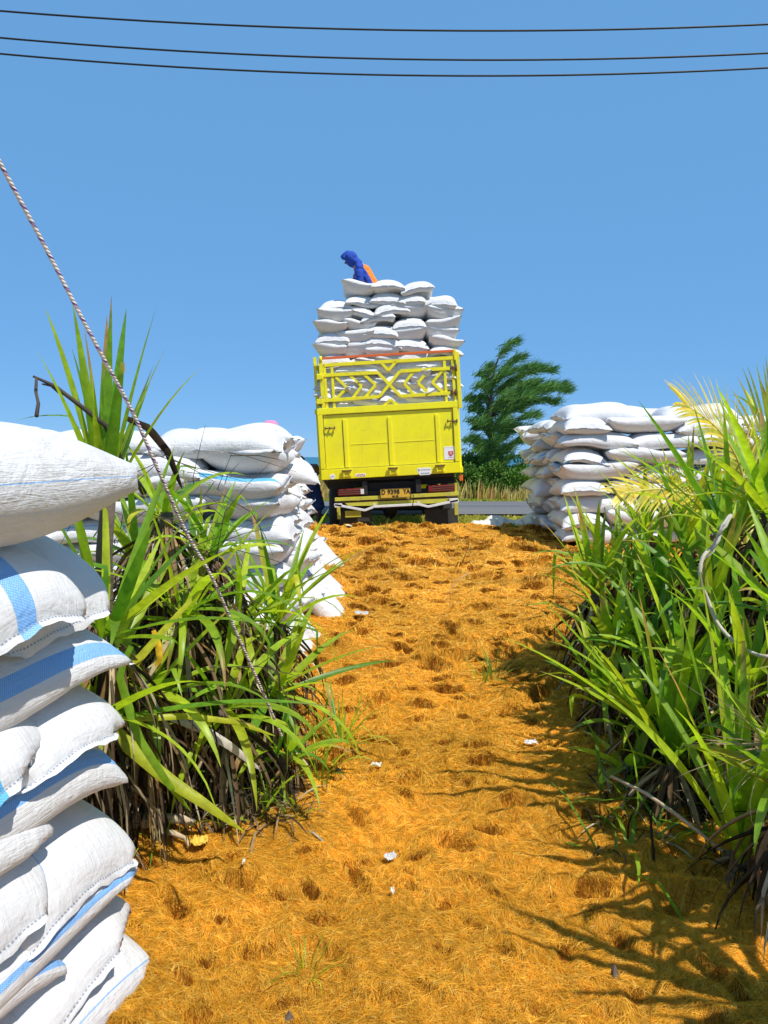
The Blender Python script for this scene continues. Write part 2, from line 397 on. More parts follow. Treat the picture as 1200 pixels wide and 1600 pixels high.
# ------------------------------------------------------------------ sack shapes (two sewn sheets, filled and pressed)
def sack_sim(nm, nu, nv, L, W, Hh, seed, steps=260, fl=1, flange=.014, sag=0.0, press=.02, squash=True, full=1.0):
    rng = np.random.RandomState(seed)
    N1 = (nu+1)*(nv+1)
    idx = lambda i, j: i*(nv+1)+j
    I, J = np.meshgrid(np.arange(nu+1), np.arange(nv+1), indexing='ij')
    top = I*(nv+1)+J
    shared = (J == 0) | (J == nv) | (I <= fl) | (I >= nu-fl)
    bot = top.copy(); free = ~shared; bot[free] = N1+np.arange(free.sum())
    n = N1+free.sum()
    Lf, Wf = L*1.08, W*1.10
    us = np.zeros(nu+1); inner = np.linspace(-Lf/2, Lf/2, nu+1-2*fl)
    us[fl:nu+1-fl] = inner
    for k in range(1, fl+1):
        us[fl-k] = -Lf/2-k*flange; us[nu-fl+k] = Lf/2+k*flange
    vs = np.linspace(-Wf/2, Wf/2, nv+1)
    X = np.zeros((n, 3)); X[top.ravel(), 0] = us[I].ravel(); X[top.ravel(), 1] = vs[J].ravel()
    X[bot.ravel(), 0] = us[I].ravel(); X[bot.ravel(), 1] = vs[J].ravel()
    X[top[free], 2] = .01; X[bot[free], 2] = -.01
    X += rng.randn(n, 3)*.0015
    flat = np.zeros((n, 2)); flat[top.ravel()] = np.stack([us[I].ravel(), vs[J].ravel()], 1); flat[bot.ravel()] = np.stack([us[I].ravel(), vs[J].ravel()], 1)
    E = []
    for g in (top, bot):
        E += [np.stack([g[:-1].ravel(), g[1:].ravel()], 1), np.stack([g[:, :-1].ravel(), g[:, 1:].ravel()], 1),
              np.stack([g[:-1, :-1].ravel(), g[1:, 1:].ravel()], 1), np.stack([g[1:, :-1].ravel(), g[:-1, 1:].ravel()], 1),
              np.stack([g[:-2].ravel(), g[2:].ravel()], 1), np.stack([g[:, :-2].ravel(), g[:, 2:].ravel()], 1)]
    stiff = np.concatenate([np.full(len(e), s_) for e, s_ in zip(E, [1, 1, .35, .35, .10, .10]*2)])
    E = np.concatenate(E); E.sort(1)
    key = E[:, 0].astype(np.int64)*n+E[:, 1]; _, ui = np.unique(key, return_index=True); E = E[ui]; stiff = stiff[ui]
    rest = np.linalg.norm(flat[E[:, 0]]-flat[E[:, 1]], axis=1)
    cstiff = np.where(stiff > .9, .05, np.where(stiff > .2, .02, .10)); 
    deg = np.bincount(E.ravel(), minlength=n)+1e-6
    fb = (np.arange(nu)[:, None] >= fl) & (np.arange(nu)[:, None] < nu-fl) & np.ones((nu, nv), bool)
    qt = np.stack([top[:-1, :-1], top[1:, :-1], top[1:, 1:], top[:-1, 1:]], -1)
    qb = np.stack([bot[:-1, :-1], bot[:-1, 1:], bot[1:, 1:], bot[1:, :-1]], -1)[fb]
    Qc = np.concatenate([qt[fb], qb])
    Q = np.concatenate([qt.reshape(-1, 4), qb])
    P = X.copy()
    ph = rng.rand(8)*6
    def env(x, y, s):   # uneven bed and load
        return press*(np.sin(x*7/L+ph[s])*.5+np.sin(y*6/W+ph[s+2])*.5+np.sin((x+y)*11+ph[s+4])*.4)
    Vt = L*W*Hh*.88*full
    for st in range(steps):
        a = X[Qc[:, 0]]; b = X[Qc[:, 1]]; c = X[Qc[:, 2]]; d = X[Qc[:, 3]]
        nn = np.cross(c-a, d-b)*.5
        vol = np.einsum('ij,ij->i', (a+b+c+d)*.25, nn).sum()/3
        f = np.zeros((n, 3))
        for k in range(4):
            for ax in range(3): f[:, ax] += np.bincount(Qc[:, k], nn[:, ax], n)
        p = np.clip((Vt-vol)/Vt, -.05, 1)
        cell = (Lf/nu)*(Wf/nv)
        V = (X-P)*.86
        P = X.copy()
        X = X+V+f/cell*p*.010
        X[:, 2] -= .0004
        for it in range(8):
            dv = X[E[:, 1]]-X[E[:, 0]]; ln = np.linalg.norm(dv, axis=1)+1e-9
            er = ln-rest
            k_ = np.where(er > 0, stiff, cstiff)
            cor = dv*((er*k_*.5/ln))[:, None]
            for ax in range(3):
                X[:, ax] += 1.5*(np.bincount(E[:, 0], cor[:, ax], n)-np.bincount(E[:, 1], cor[:, ax], n))/deg*2
        if squash:
            ramp_ = max(1.0, 1.8-st/(steps*.5))
            zt = Hh/2*ramp_+env(X[:, 0], X[:, 1], 0); zb = -Hh/2*ramp_+env(X[:, 0], X[:, 1], 1)
            X[:, 2] = np.minimum(X[:, 2], zt); X[:, 2] = np.maximum(X[:, 2], zb)
    if not squash:      # a plump one whose far end narrows to a point
        X[:, 2] -= X[:, 2].mean()
        k_ = 1-.80*np.clip(X[:, 0]/(L*.56), 0, 1)**2.2
        X[:, 2] *= k_; X[:, 1] *= .55+.45*k_
    # ragged sewn hems
    hem = np.clip((np.abs(flat[:, 0])-Lf/2+.002)/flange, 0, fl)/fl
    X[:, 2] += hem*(.0035*np.sin(flat[:, 1]*38+ph[0]*7)+.0022*np.sin(flat[:, 1]*95+ph[1]*5))
    X[:, 0] += hem*np.sign(flat[:, 0])*(.0015*np.sin(flat[:, 1]*83+ph[3]*5))
    if sag: X[:, 2] -= sag*(X[:, 0]/(L/2))**2
    UV = np.zeros((len(Q), 4, 2))
    U1 = np.zeros((n, 2)); U1[top.ravel()] = np.stack([(us[I]/L+.5).ravel(), (vs[J]/Wf+.5).ravel()], 1)
    U1[bot[free]] = np.stack([(us[I]/L+.5)[free], (vs[J]/Wf+.5)[free]], 1)
    UV = U1[Q]; UV[len(qt.reshape(-1, 4)):, :, 1] = 2-UV[len(qt.reshape(-1, 4)):, :, 1]
    me = np_mesh(nm, X, Q, True)
    ul = me.uv_layers.new(name='uv'); ul.data.foreach_set('uv', UV.reshape(-1).astype(np.float32))
    me.materials.append(M_SACK)
    return me

def place_sack(me, loc, yaw=0, tilt=(0, 0), label=None, group=None, stripe=(-1, 0), dirt=.15, hue=0., flip=False, scale=(1, 1, 1), name='filled_sack'):
    o = bpy.data.objects.new(name, me); COL.objects.link(o)
    o.rotation_mode = 'XYZ'
    o.location = loc; o.rotation_euler = (tilt[0]+(PI if flip else 0), tilt[1], yaw)
    o.scale = scale
    o['stripe_pos'] = float(stripe[0]); o['stripe_width'] = float(stripe[1]); o['dirt'] = float(dirt); o['hue'] = float(hue)
    tag(o, label, 'sack', group)
    return o
# ------------------------------------------------------------------ ground, road, sea
def grid_sheet(name, xs, ys, hf, mat, kind):
    Xg, Yg = np.meshgrid(xs, ys, indexing='xy')
    Z = hf(Xg, Yg)
    V = np.stack([Xg, Yg, Z], -1).reshape(-1, 3)
    nx, ny = len(xs), len(ys)
    b = (np.arange(ny-1)[:, None]*nx+np.arange(nx-1)[None]).reshape(-1)
    me = np_mesh(name, V, np.stack([b, b+1, b+nx+1, b+nx], -1))
    o = link_mesh(name, me, mat); tag(o, kind=kind)
    return o
m = NT('dry_grassy_soil'); tc = m.n('ShaderNodeTexCoord').outputs['Object']
n1 = m.noise(tc, .35, 6, .6); n2 = m.noise(tc, 6, 6, .7)
c = m.ramp(n1, [(.35, (.23, .20, .035)), (.55, (.30, .25, .07)), (.7, (.17, .19, .03))])
c = m.mix(m.ramp(n2, [(.4, 0), (.75, .8)]), c, (.33, .27, .15))
m.setp(Base_Color=c, Roughness=.95, Normal=m.bump(n2, .8, .03))
xs = np.concatenate([np.linspace(-420, -30, 30), np.linspace(-29, -5, 40), np.linspace(-4.8, 5.6, 120), np.linspace(6, 30, 50), np.linspace(32, 420, 30)])
ys = np.concatenate([np.linspace(-30, 0, 20), np.linspace(.2, 12, 130), np.linspace(12.3, 30, 60), np.linspace(31, 90, 60)])
grid_sheet('ground', xs, ys, lambda x, y: H(x, y)-.03+.03*fbm(x*2, y*2, 77)-.22*sstep(-3.0, -2.4, x)*(1-sstep(4.0, 4.6, x))*sstep(.1, .5, y)*(1-sstep(10.3, 10.9, y)), m.m, 'structure')

m = NT('asphalt'); tc = m.n('ShaderNodeTexCoord').outputs['Object']
mp = m.n('ShaderNodeMapping'); mp.inputs['Scale'].default_value = (.15, 1.6, 1); m.l(tc, mp.inputs[0])
n1 = m.noise(mp.outputs[0], 1.2, 5, .6); n2 = m.noise(tc, 60, 4, .7)
c = m.ramp(n1, [(.3, (.105, .105, .112)), (.7, (.15, .148, .15))])
c = m.mix(m.ramp(n2, [(.4, 0), (.8, .35)]), c, (.22, .21, .2))
m.setp(Base_Color=c, Roughness=.8, Normal=m.bump(n2, .4, .01))
grid_sheet('road', np.linspace(-60, 60, 121), np.array([15.7, 16.4, 17.2, 18.0, 18.8, 19.6, 20.3]),
           lambda x, y: BACK+.035+.05*(1-((y-18.0)/2.3)**2), m.m, 'structure')

m = NT('sea_water'); tc = m.n('ShaderNodeTexCoord').outputs['Object']
n1 = m.noise(tc, .05, 5, .6)
m.setp(Base_Color=m.ramp(n1, [(.3, (.006, .10, .16)), (.7, (.010, .15, .21))]), Roughness=.35, Normal=m.bump(m.noise(tc, .6, 4), .4, .3))
grid_sheet('sea', np.linspace(-6000, 6000, 25), np.concatenate([np.linspace(76, 400, 12), np.linspace(500, 9000, 20)]), lambda x, y: -.7+0*x, m.m, 'structure')

# ------------------------------------------------------------------ coir
m = NT('coir_mat'); tc = m.n('ShaderNodeTexCoord').outputs['Object']
mp = m.n('ShaderNodeMapping'); mp.inputs['Scale'].default_value = (1, 2.2, 1); m.l(tc, mp.inputs[0])
n1 = m.noise(tc, 1.3, 5, .6); n2 = m.noise(mp.outputs[0], 22, 6, .7, 1.5); n3 = m.noise(mp.outputs[0], 90, 4, .7, 1)
c = m.ramp(n1, [(.3, (.60, .30, .025)), (.6, (.72, .39, .04)), (.8, (.50, .22, .02))])
c = m.mix(m.ramp(n2, [(.35, 0), (.7, .55)]), c, (.30, .11, .015))
c = m.mix(m.ramp(n3, [(.45, 0), (.75, .5)]), c, (.68, .42, .07))
m.setp(Base_Color=c, Roughness=.9, Normal=m.bump(n3, .7, .01, m.bump(n2, .8, .02)))
m.b.inputs['Specular IOR Level'].default_value = .1
def coir_mask(x, y):
    e = .25*fbm(x*2.2, y*2.2, 91)
    a = sstep(-2.9, -2.5, x+e)*(1-sstep(4.0, 4.6, x+e))*sstep(.2, .4, y)*(1-sstep(10.75, 11.0, y+.5*e))
    return a
xs = np.arange(-3.2, 5.0, .02); ys = np.arange(.2, 11.4, .02)
grid_sheet('coir_mat', xs, ys, lambda x, y: np.where(coir_mask(x, y) > .02, H(x, y)+(coir_h(x, y)-H(x, y))*coir_mask(x, y)-.06*(1-coir_mask(x, y)), H(x, y)-.3), m.m, 'stuff')

def fibres(rng, n, x0, x1, y0, y1, length, wid, lift, k=5, tufts=None, palette=None, flowk=1.0, curl=1.0):
    """loose fibres lying along a swirling flow field, or standing in tufts"""
    if tufts is None:
        x = rng.uniform(x0, x1, n); y = rng.uniform(y0, y1, n)
        keep = (np.abs(x) < .60*y+.5)
        keep &= coir_mask(x, y) > .6
        x = x[keep]; y = y[keep]; n = len(x)
        th = 2.6*PI*(fbm(x*2.9, y*3.3, 51, 3))*1.7 + rng.normal(0, .85, n)
        base_off = 0
    else:
        ti = rng.randint(0, len(tufts), n)
        sp_ = rng.normal(0, 1, n)*.028; x = tufts[ti, 0]+np.cos(tufts[ti, 2]+1.4)*sp_+rng.normal(0, .006, n); y = tufts[ti, 1]+np.sin(tufts[ti, 2]+1.4)*sp_+rng.normal(0, .006, n)
        th = tufts[ti, 2]+rng.normal(0, .35, n)
    L = length*rng.uniform(.45, 1.35, n)
    cv = rng.normal(0, 10, n)*curl
    if tufts is not None: cv = tufts[ti, 3]*9+rng.normal(0, 3, n)
    arch = np.abs(rng.normal(0, lift*.7, n))+.001
    P = np.zeros((n, k, 3)); t = np.linspace(0, 1, k)
    cx, cy = x.copy(), y.copy(); ds = L/(k-1)
    for i in range(k):
        P[:, i, 0] = cx; P[:, i, 1] = cy
        P[:, i, 2] = coir_h(cx, cy)+.003+arch*math.sin(PI*min(t[i]*1.0, 1))+rng.uniform(0, .006, n)
        a = th+cv*ds*i
        cx = cx+np.cos(a)*ds; cy = cy+np.sin(a)*ds
    if tufts is not None:
        hgt = tufts[ti, 4]*rng.uniform(.4, 1.2, n)
        P[:, :, 2] += (hgt[:, None]*np.sin(PI*np.clip(t*1.15, 0, 1))[None])
    a = th[:, None]+cv[:, None]*ds[:, None]*np.arange(k)[None]
    tw = rng.uniform(-.9, .9, n)[:, None]
    side = np.stack([-np.sin(a)*np.cos(tw), np.cos(a)*np.cos(tw), np.sin(tw)+0*a], -1)
    W = np.repeat((wid*rng.uniform(.6, 1.4, n))[:, None], k, 1)*np.array([.6]+[1]*(k-2)+[.3])[None]
    pal = np.array(palette if palette is not None else [(.78, .405, .034), (.82, .48, .068), (.70, .32, .025), (.52, .205, .018), (.84, .60, .14), (.32, .11, .014)])
    pr = [.34, .28, .21, .07, .08, .02] if palette is None else None
    ci = rng.choice(len(pal), n, p=pr)
    patch = .86+.42*vnoise(x*2.2, y*3, 61)*(.6+.8*vnoise(x*9, y*11, 62))
    C = pal[ci]*(patch*rng.uniform(.8, 1.2, n))[:, None]*(1+sstep(3.5, 8, y)[:, None]*np.array([.04, .10, .55]))  # farther fibres paler: the grazing-angle lightness is put into their colour
    return P, W, side, C
rng = np.random.RandomState(5)
sets = []
FD = 1.0
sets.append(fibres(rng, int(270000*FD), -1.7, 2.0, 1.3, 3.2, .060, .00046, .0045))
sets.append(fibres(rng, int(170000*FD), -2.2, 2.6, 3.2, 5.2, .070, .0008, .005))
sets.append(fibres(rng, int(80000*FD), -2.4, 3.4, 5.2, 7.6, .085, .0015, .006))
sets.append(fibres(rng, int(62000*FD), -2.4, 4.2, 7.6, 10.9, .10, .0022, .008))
# lifted lips of fibre over the hollows, their dark colours paint in the shade
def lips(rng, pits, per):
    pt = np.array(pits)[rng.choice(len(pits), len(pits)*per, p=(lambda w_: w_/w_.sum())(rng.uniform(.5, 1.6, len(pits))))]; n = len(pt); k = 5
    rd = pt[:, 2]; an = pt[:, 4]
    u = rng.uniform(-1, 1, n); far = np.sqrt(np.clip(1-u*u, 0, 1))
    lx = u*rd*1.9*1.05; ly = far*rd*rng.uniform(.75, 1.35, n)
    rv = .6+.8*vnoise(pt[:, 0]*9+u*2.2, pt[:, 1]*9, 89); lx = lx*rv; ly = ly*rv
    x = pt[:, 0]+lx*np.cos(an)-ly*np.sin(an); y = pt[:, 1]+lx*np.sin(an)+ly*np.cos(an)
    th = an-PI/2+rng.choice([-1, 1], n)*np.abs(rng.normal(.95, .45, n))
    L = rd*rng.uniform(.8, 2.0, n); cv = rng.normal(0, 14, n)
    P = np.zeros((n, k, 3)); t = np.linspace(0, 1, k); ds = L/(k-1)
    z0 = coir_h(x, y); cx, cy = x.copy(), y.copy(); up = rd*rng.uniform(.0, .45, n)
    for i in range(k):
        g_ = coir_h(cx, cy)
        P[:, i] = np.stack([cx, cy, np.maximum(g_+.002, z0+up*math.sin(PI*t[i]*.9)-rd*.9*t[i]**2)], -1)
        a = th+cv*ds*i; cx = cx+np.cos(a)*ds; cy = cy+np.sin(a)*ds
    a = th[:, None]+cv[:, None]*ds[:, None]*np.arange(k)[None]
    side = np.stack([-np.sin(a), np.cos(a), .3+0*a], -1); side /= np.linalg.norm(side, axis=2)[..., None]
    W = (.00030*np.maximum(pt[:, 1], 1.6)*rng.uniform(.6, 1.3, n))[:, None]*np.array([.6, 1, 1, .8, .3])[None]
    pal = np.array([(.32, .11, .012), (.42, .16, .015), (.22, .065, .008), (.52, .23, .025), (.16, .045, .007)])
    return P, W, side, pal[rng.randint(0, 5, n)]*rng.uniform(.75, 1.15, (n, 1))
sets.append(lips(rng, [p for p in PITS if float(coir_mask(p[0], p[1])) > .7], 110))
print('pits', len(PITS))
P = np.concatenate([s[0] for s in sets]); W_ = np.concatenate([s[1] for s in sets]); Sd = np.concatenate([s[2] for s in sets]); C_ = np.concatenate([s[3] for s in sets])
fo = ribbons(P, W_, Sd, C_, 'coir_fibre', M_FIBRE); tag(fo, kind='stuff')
print('coir', time.time()-T0)
# ------------------------------------------------------------------ sack variants
t_ = time.time()
SV = [sack_sim('sack_shape', 30, 20, .86, .52, .19, 100+k, steps=200, press=rp, full=fu)
      for k, (rp, fu) in enumerate([(.02, 1), (.03, .95), (.035, .9), (.025, 1.05), (.03, .85), (.02, .95), (.035, 1.0), (.03, .9)])]
HV = [sack_sim('sack_shape', 60, 40, .88, .54, h, 200+k, steps=230, fl=2, flange=.011, press=rp, full=fu)
      for k, (h, rp, fu) in enumerate([(.17, .02, 1), (.17, .03, .95), (.18, .025, .9), (.17, .03, 1.05), (.18, .02, .92)])]
FAT = sack_sim('sack_shape', 64, 44, 1.0, .62, .28, 311, steps=260, fl=2, squash=False, full=.98)
print('sacks', time.time()-t_)
rr = random.Random(42)
ORD = ['bottom', 'second', 'third', 'fourth', 'fifth', 'sixth', 'seventh', 'eighth', 'ninth', 'tenth', 'eleventh', 'twelfth']
TORD = ['topmost', 'second from top', 'third from top', 'fourth from top', 'fifth from top', 'sixth from top', 'seventh from top', 'eighth from top', 'ninth from top', 'tenth from top', 'lowest']
STR = [(-1, 0), (-1, 0), (-1, 0), (.88, .030), (.10, .032), (.90, .006), (1.12, .03), (.5, .025)]
def rstripe(): return rr.choice(STR)

# ---- foreground stack, left: layers alternate between lying along the path and end-on to it
e1 = Vector((.25, 1, 0)).normalized(); e2 = Vector((-1, .25, 0)).normalized()
yaw1 = math.atan2(e1.y, e1.x); yaw2 = math.atan2(e2.y, e2.x)
FGG = 'sacks of the foreground stack at the left edge'
#  (tip px, tip py, kind, mesh, stripe, roll, descriptive label)
def fg(px, py, kind, me, stripe, lab, dz=0, dyaw=0, tilt=(0, 0), hue=0, dirt=.15, off=(0, 0), depth=2.12, scale=(1, 1, 1), flip=False):
    c = at(px, py, depth)
    L = .88*scale[0]; Wd = .52*scale[1]
    if kind == 'along': p = c - e1*(L/2+.01) + e2*(Wd/2-.02); yaw = yaw1
    else: p = c - e1*(Wd/2) + e2*(L/2-.01); yaw = yaw2+PI
    p = p + e1*off[0] + e2*off[1]; p.z += dz
    place_sack(me, p, yaw+dyaw, tilt, lab, FGG, stripe, dirt, hue, flip, scale)
fg(216, 748, 'along', FAT, (.02, .0028), 'plump topmost foreground sack with a thin blue line and a pointed end', dz=.0, tilt=(0, R(-1)), dirt=.45, off=(-.09, -.10), scale=(.95, .74, .60))
fg(178, 893, 'end', HV[0], (.10, .035), 'white foreground sack just under the plump topmost one, sewn end drooping', tilt=(0, R(6)), scale=(1, 1, 1.35), dz=.045)
fg(190, 985, 'along', HV[1], (.10, .036), 'foreground sack with a wide pale blue band, third from top, far column', tilt=(R(3), R(-1)), dirt=.2)
fg(200, 1066, 'end', HV[2], (.08, .035), 'foreground sack with a sewn end facing the bush, fourth from top', tilt=(0, R(4)), dirt=.2)
fg(203, 1136, 'along', HV[3], (.11, .034), 'foreground sack with a broad blue band, fifth from top, rounded end', tilt=(R(4), 0), scale=(1, 1, 1.1), off=(-.05, .02))
fg(206, 1252, 'end', HV[4], (.07, .035), 'foreground sack with a long ragged seam, sixth from top, above the root', tilt=(0, R(5)), scale=(1, 1, 1.25))
fg(208, 1310, 'along', HV[0], (.05, .014), 'foreground sack with a narrow blue edge band, seventh from top', tilt=(R(4), 0))
fg(218, 1388, 'end', HV[1], (-1, 0), 'plain foreground sack with a sharp sewn corner, third from the ground', tilt=(0, R(3)))
fg(232, 1448, 'along', HV[2], (.06, .003), 'foreground sack with a fine blue pinstripe, second from the ground', tilt=(R(3), 0))
fg(250, 1512, 'end', HV[3], (-1, 0), 'lowest foreground sack resting on the orange coir', tilt=(0, R(2)))
# nearer column, its sacks run out of the frame
NC = 'nearer foreground sack, '
def fgn(px, py, kind, me, stripe, lab, depth=1.78, **k): fg(px, py, kind, me, stripe, NC+lab, depth=depth, **k)
fgn(92, 880, 'end', HV[3], (.55, .045), 'blue band climbing to the right, beside the second', tilt=(R(6), R(5)), off=(.04, -.02), scale=(1, 1, 1.15), dz=.0)
fgn(20, 1015, 'along', HV[4], (-1, 0), 'plain, half hidden at the left edge', tilt=(0, 0))
fgn(88, 1110, 'end', HV[1], (.50, .050), 'turquoise band bending round its corner', tilt=(R(6), R(6)), hue=1, scale=(1, 1, 1.15))
fgn(76, 1232, 'along', HV[2], (.45, .03), 'rounded end below the turquoise banded one', off=(.0, 0), tilt=(R(3), 0))
fgn(84, 1318, 'end', HV[0], (.90, .018), 'blue lower seam beside the ragged sixth', tilt=(0, R(4)), scale=(1, 1, 1.3))
fgn(78, 1440, 'along', HV[3], (.05, .014), 'narrow blue band above the bottom corner', tilt=(R(3), 0))
fgn(98, 1530, 'end', HV[4], (.45, .05), 'turquoise band at the bottom corner', hue=1, tilt=(0, R(5)), scale=(1, 1, 1.2))
fgn(60, 1620, 'along', HV[1], (-1, 0), 'just cut by the bottom corner')

# ---- middle pile on the left: long sides to the viewer, ends to the path
MG = 'sacks of the pile between the left bush and the truck'
LH = .158
def pile_rows(x_r, y_f, n_layers, ncol_front, ncol_side, group, where, lean_x=0.0, mess=.03, stripes=.3, LH=.158, pick=None):
    """a pile whose front-right (mirrored: front-left) corner stands at x_r, y_f"""
    sgn = -1 if x_r < 0 else 1      # the pile goes away from the path
    side = 'right' if sgn < 0 else 'left'
    for l in range(n_layers):
        z0 = hz(x_r+sgn*.5, y_f+1)+.03
        z = z0 + LH*(l+.5)
        out = lean_x*(1-l/(n_layers-1))**1.3
        lay = ORD[l] if l < n_layers-1 else 'top'
        odd = l % 2
        # front row: long sides facing the viewer, staggered
        shift = .38*odd
        for c in range(ncol_front):
            if pick and not pick('front', l, c): continue
            x = x_r - sgn*out*.4 + sgn*(.43+c*.80+(shift if c > 0 or odd == 0 else 0) - (0 if not odd else 0))
            if odd: x = x_r - sgn*out*.4 + sgn*(.27 + (0 if c == 0 else (c-.5)*.80+.3))
            end_on = odd and c == 0
            y = y_f + (.43 if end_on else .26) + rr.uniform(-mess, mess)
            yaw = (PI/2 if end_on else 0) + rr.uniform(-.07, .07) + rr.choice([0, PI])
            place_sack(rr.choice(SV), (x+rr.uniform(-.02, .02), y, z+rr.uniform(-.008, .008)), yaw, (rr.uniform(-.05, .05), rr.uniform(-.05, .05)),
                       ('white sack at the front corner %s, %s layer' % (where, lay) if c == 0 else 'white sack, %s layer %s front, %s from its corner' % (lay, where, ORD[c])), group,
                       rr.choice(STR[3:]) if rr.random() < stripes else (-1, 0), rr.uniform(.05, .3), rr.choice([0, 0, 1]), rr.random() < .4)
        # side column: ends facing the path
        for c in range(ncol_side):
            if pick and not pick('side', l, c): continue
            y = y_f + (.52+.28 if not odd else .86+.28) + c*.54 + rr.uniform(-mess, mess)
            jut = rr.uniform(-.10, .08)+out
            x = x_r + sgn*(.43-jut) + (sgn*.08*(y-y_f) if sgn < 0 else 0)
            place_sack(rr.choice(SV), (x, y, z+rr.uniform(-.015, .012)), rr.choice([0, PI])+rr.uniform(-.16, .16), (rr.uniform(-.10, .10), -sgn*rr.uniform(-.02, .16)*(1)),
                       'white sack end on the path side %s, %s layer, %s from front' % (where, lay, ORD[c] if c else 'first'), group,
                       rr.choice(STR[3:]) if rr.random() < stripes else (-1, 0), rr.uniform(.05, .3), rr.choice([0, 0, 1]), rr.random() < .4)
pile_rows(-.72, 5.0, 9, 3, 6, MG, 'of the left pile', lean_x=.22, mess=.05, LH=.156)
# loose sacks slumped against the path side of that pile
def loose(px, py, Y, yaw, tilt, lab, stripe=(-1, 0), me=None, sc=(1, 1, 1)):
    place_sack(me or rr.choice(SV), at(px, py, Y), yaw, tilt, lab, MG, stripe, .15, 0, False, sc)
loose(487, 930, 6.0, R(20), (R(10), R(48)), 'white sack slumped against the left pile foot, nearest the coir')
loose(478, 885, 6.9, R(-10), (R(-8), R(55)), 'white sack leaning upright at the left pile, by the coir patch', (.9, .03))
loose(470, 985, 5.6, R(35), (R(5), R(50)), 'white sack sagging at the front foot of the left pile')
loose(492, 858, 7.9, R(5), (R(8), R(40)), 'white sack tipped outward from the left pile toward the truck')
loose(452, 1000, 5.2, R(30), (R(8), R(42)), 'white sack slid down at the nearest foot of the left pile')
loose(497, 905, 6.6, R(12), (R(4), R(46)), 'white sack leaning outward halfway along the left pile foot')
# sacks lying on top
place_sack(rr.choice(SV), at(408, 690, 6.1)+Vector((0, 0, -.20)), R(10), (0, R(6)), 'white sack draped over the top far corner of the left pile', MG, (.88, .03), .1)
place_sack(rr.choice(SV), at(330, 690, 5.9)+Vector((0, 0, -.20)), R(75), (0, 0), 'white sack lying lengthwise on top of the left pile', MG, (-1, 0), .1)
place_sack(rr.choice(SV), at(390, 692, 6.6)+Vector((0, 0, -.20)), R(-80), (0, 0), 'white sack at the back of the left pile top, under the pink hat', MG, (-1, 0), .1)

# ---- right pile
RG = 'sacks of the right pile behind the bush'
pile_rows(2.13, 8.75, 8, 4, 4, RG, 'of the right pile', lean_x=-.06, mess=.04, stripes=.15, LH=.188)
zt = hz(2.5, 9.6)+.03+.188*8.45
for (x, y, yw, lab) in [(2.62, 9.25, 8, 'big white sack lying across the top corner of the right pile'), (3.35, 9.75, 30, 'rounded white sack peaking on top of the right pile'),
                        (3.85, 9.3, -4, 'long white sack on top of the right pile behind the palm frond'), (2.95, 10.1, 80, 'white sack at the back of the right pile top')]:
    place_sack(rr.choice(SV[:4]), (x, y, zt-.01), R(yw), (R(rr.uniform(-3, 3)), R(rr.uniform(-5, 3))), lab, RG, (-1, 0), .1, 0, False, (1.05, 1.05, 1.15))
print('stacks', time.time()-T0)
# ------------------------------------------------------------------ truck
TY = 11.0; PXM = TY/F            # metres per photo pixel at the tail
tc0 = at(611, 744, TY)           # middle of the tail, underside of the body
truck = empty('cargo_truck', (tc0.x, TY, BACK), (0, 0, 0), 'bright yellow cargo truck seen from behind with a lattice gate above its tailgate', 'truck')
BZ = tc0.z - BACK                # body underside above ground
roll = R(3.2)
bodyr = (0, -roll, 0)
def g(px, py):
    """zoom pixel (470+px/4, 540+py/4) -> local x, z of the tail plane, roll undone, relative to the underside centre"""
    cx, cy = (611-470)*4, (744-540)*4
    dx, dy = px-cx, py-cy
    c_, s_ = math.cos(roll), math.sin(roll)
    X = dx*c_-dy*s_; Z = -(dx*s_+dy*c_)
    return X*PXM/4, Z*PXM/4
def gp(px, py, y=0.0):
    X, Z = g(px, py); return Vector((X, y, Z))
body = MB()
HW = 1.03; BH = .98; DEP = 4.2
# cargo body: floor, side walls and front wall (the tail wall is its own part)
body.box((0, DEP/2, .06), (2*HW, DEP, .10), bev=.01)
for s in (-1, 1):
    body.box((s*(HW-.02), DEP/2+.02, BH/2+.05), (.04, DEP, BH), bev=.006)
    for k in range(9):
        body.box((s*(HW+.018), .12+k*.49, BH/2+.03), (.04, .07, BH-.04), bev=.005)
    body.box((s*(HW+.02), DEP/2, BH+.03), (.05, DEP, .07), bev=.006)
    body.box((s*(HW+.02), DEP/2, .04), (.05, DEP, .09), bev=.006)
body.box((0, DEP-.02, .9), (2*HW, .04, 1.75), bev=.006)
bo = body.build('cargo_body', M_YEL, truck, (0, 0, BZ), bodyr)
# side lattice above the walls
for s in (-1, 1):
    m_ = MB()
    for k in range(5): m_.box((s*(HW-.0), .06+k*1.03, BH+.44), (.045, .06, .78), bev=.004)
    for z in (.16, .42, .72): m_.box((s*(HW+.0), DEP/2, BH+z), (.03, DEP, .05), bev=.004)
    for k in range(8):
        m_.bar((s*HW, .1+k*.5, BH+.18), (s*HW, .35+k*.5, BH+.42), .035, .02, (1, 0, 0)); m_.bar((s*HW, .35+k*.5, BH+.42), (s*HW, .1+k*.5, BH+.68), .035, .02, (1, 0, 0))
    m_.build('side_rails', M_YEL2, bo)
# tailgate panel
t_ = MB()
t_.box((0, -.005, .53), (2*HW-.02, .045, .90), bev=.006)
t_.box((0, -.028, .075), (2*HW-.0, .05, .15), bev=.008)       # bottom beam
t_.box((0, -.028, 1.005), (2*HW+.01, .055, .095), bev=.008)     # top band
for s in (-1, 1): t_.box((s*(HW-.035), -.028, .56), (.07, .05, .80), bev=.008)
for px in (285, 563, 858):
    X, _ = g(px, 640)
    t_.box((X, -.034, .52), (.055, .022, .70), bev=.004)
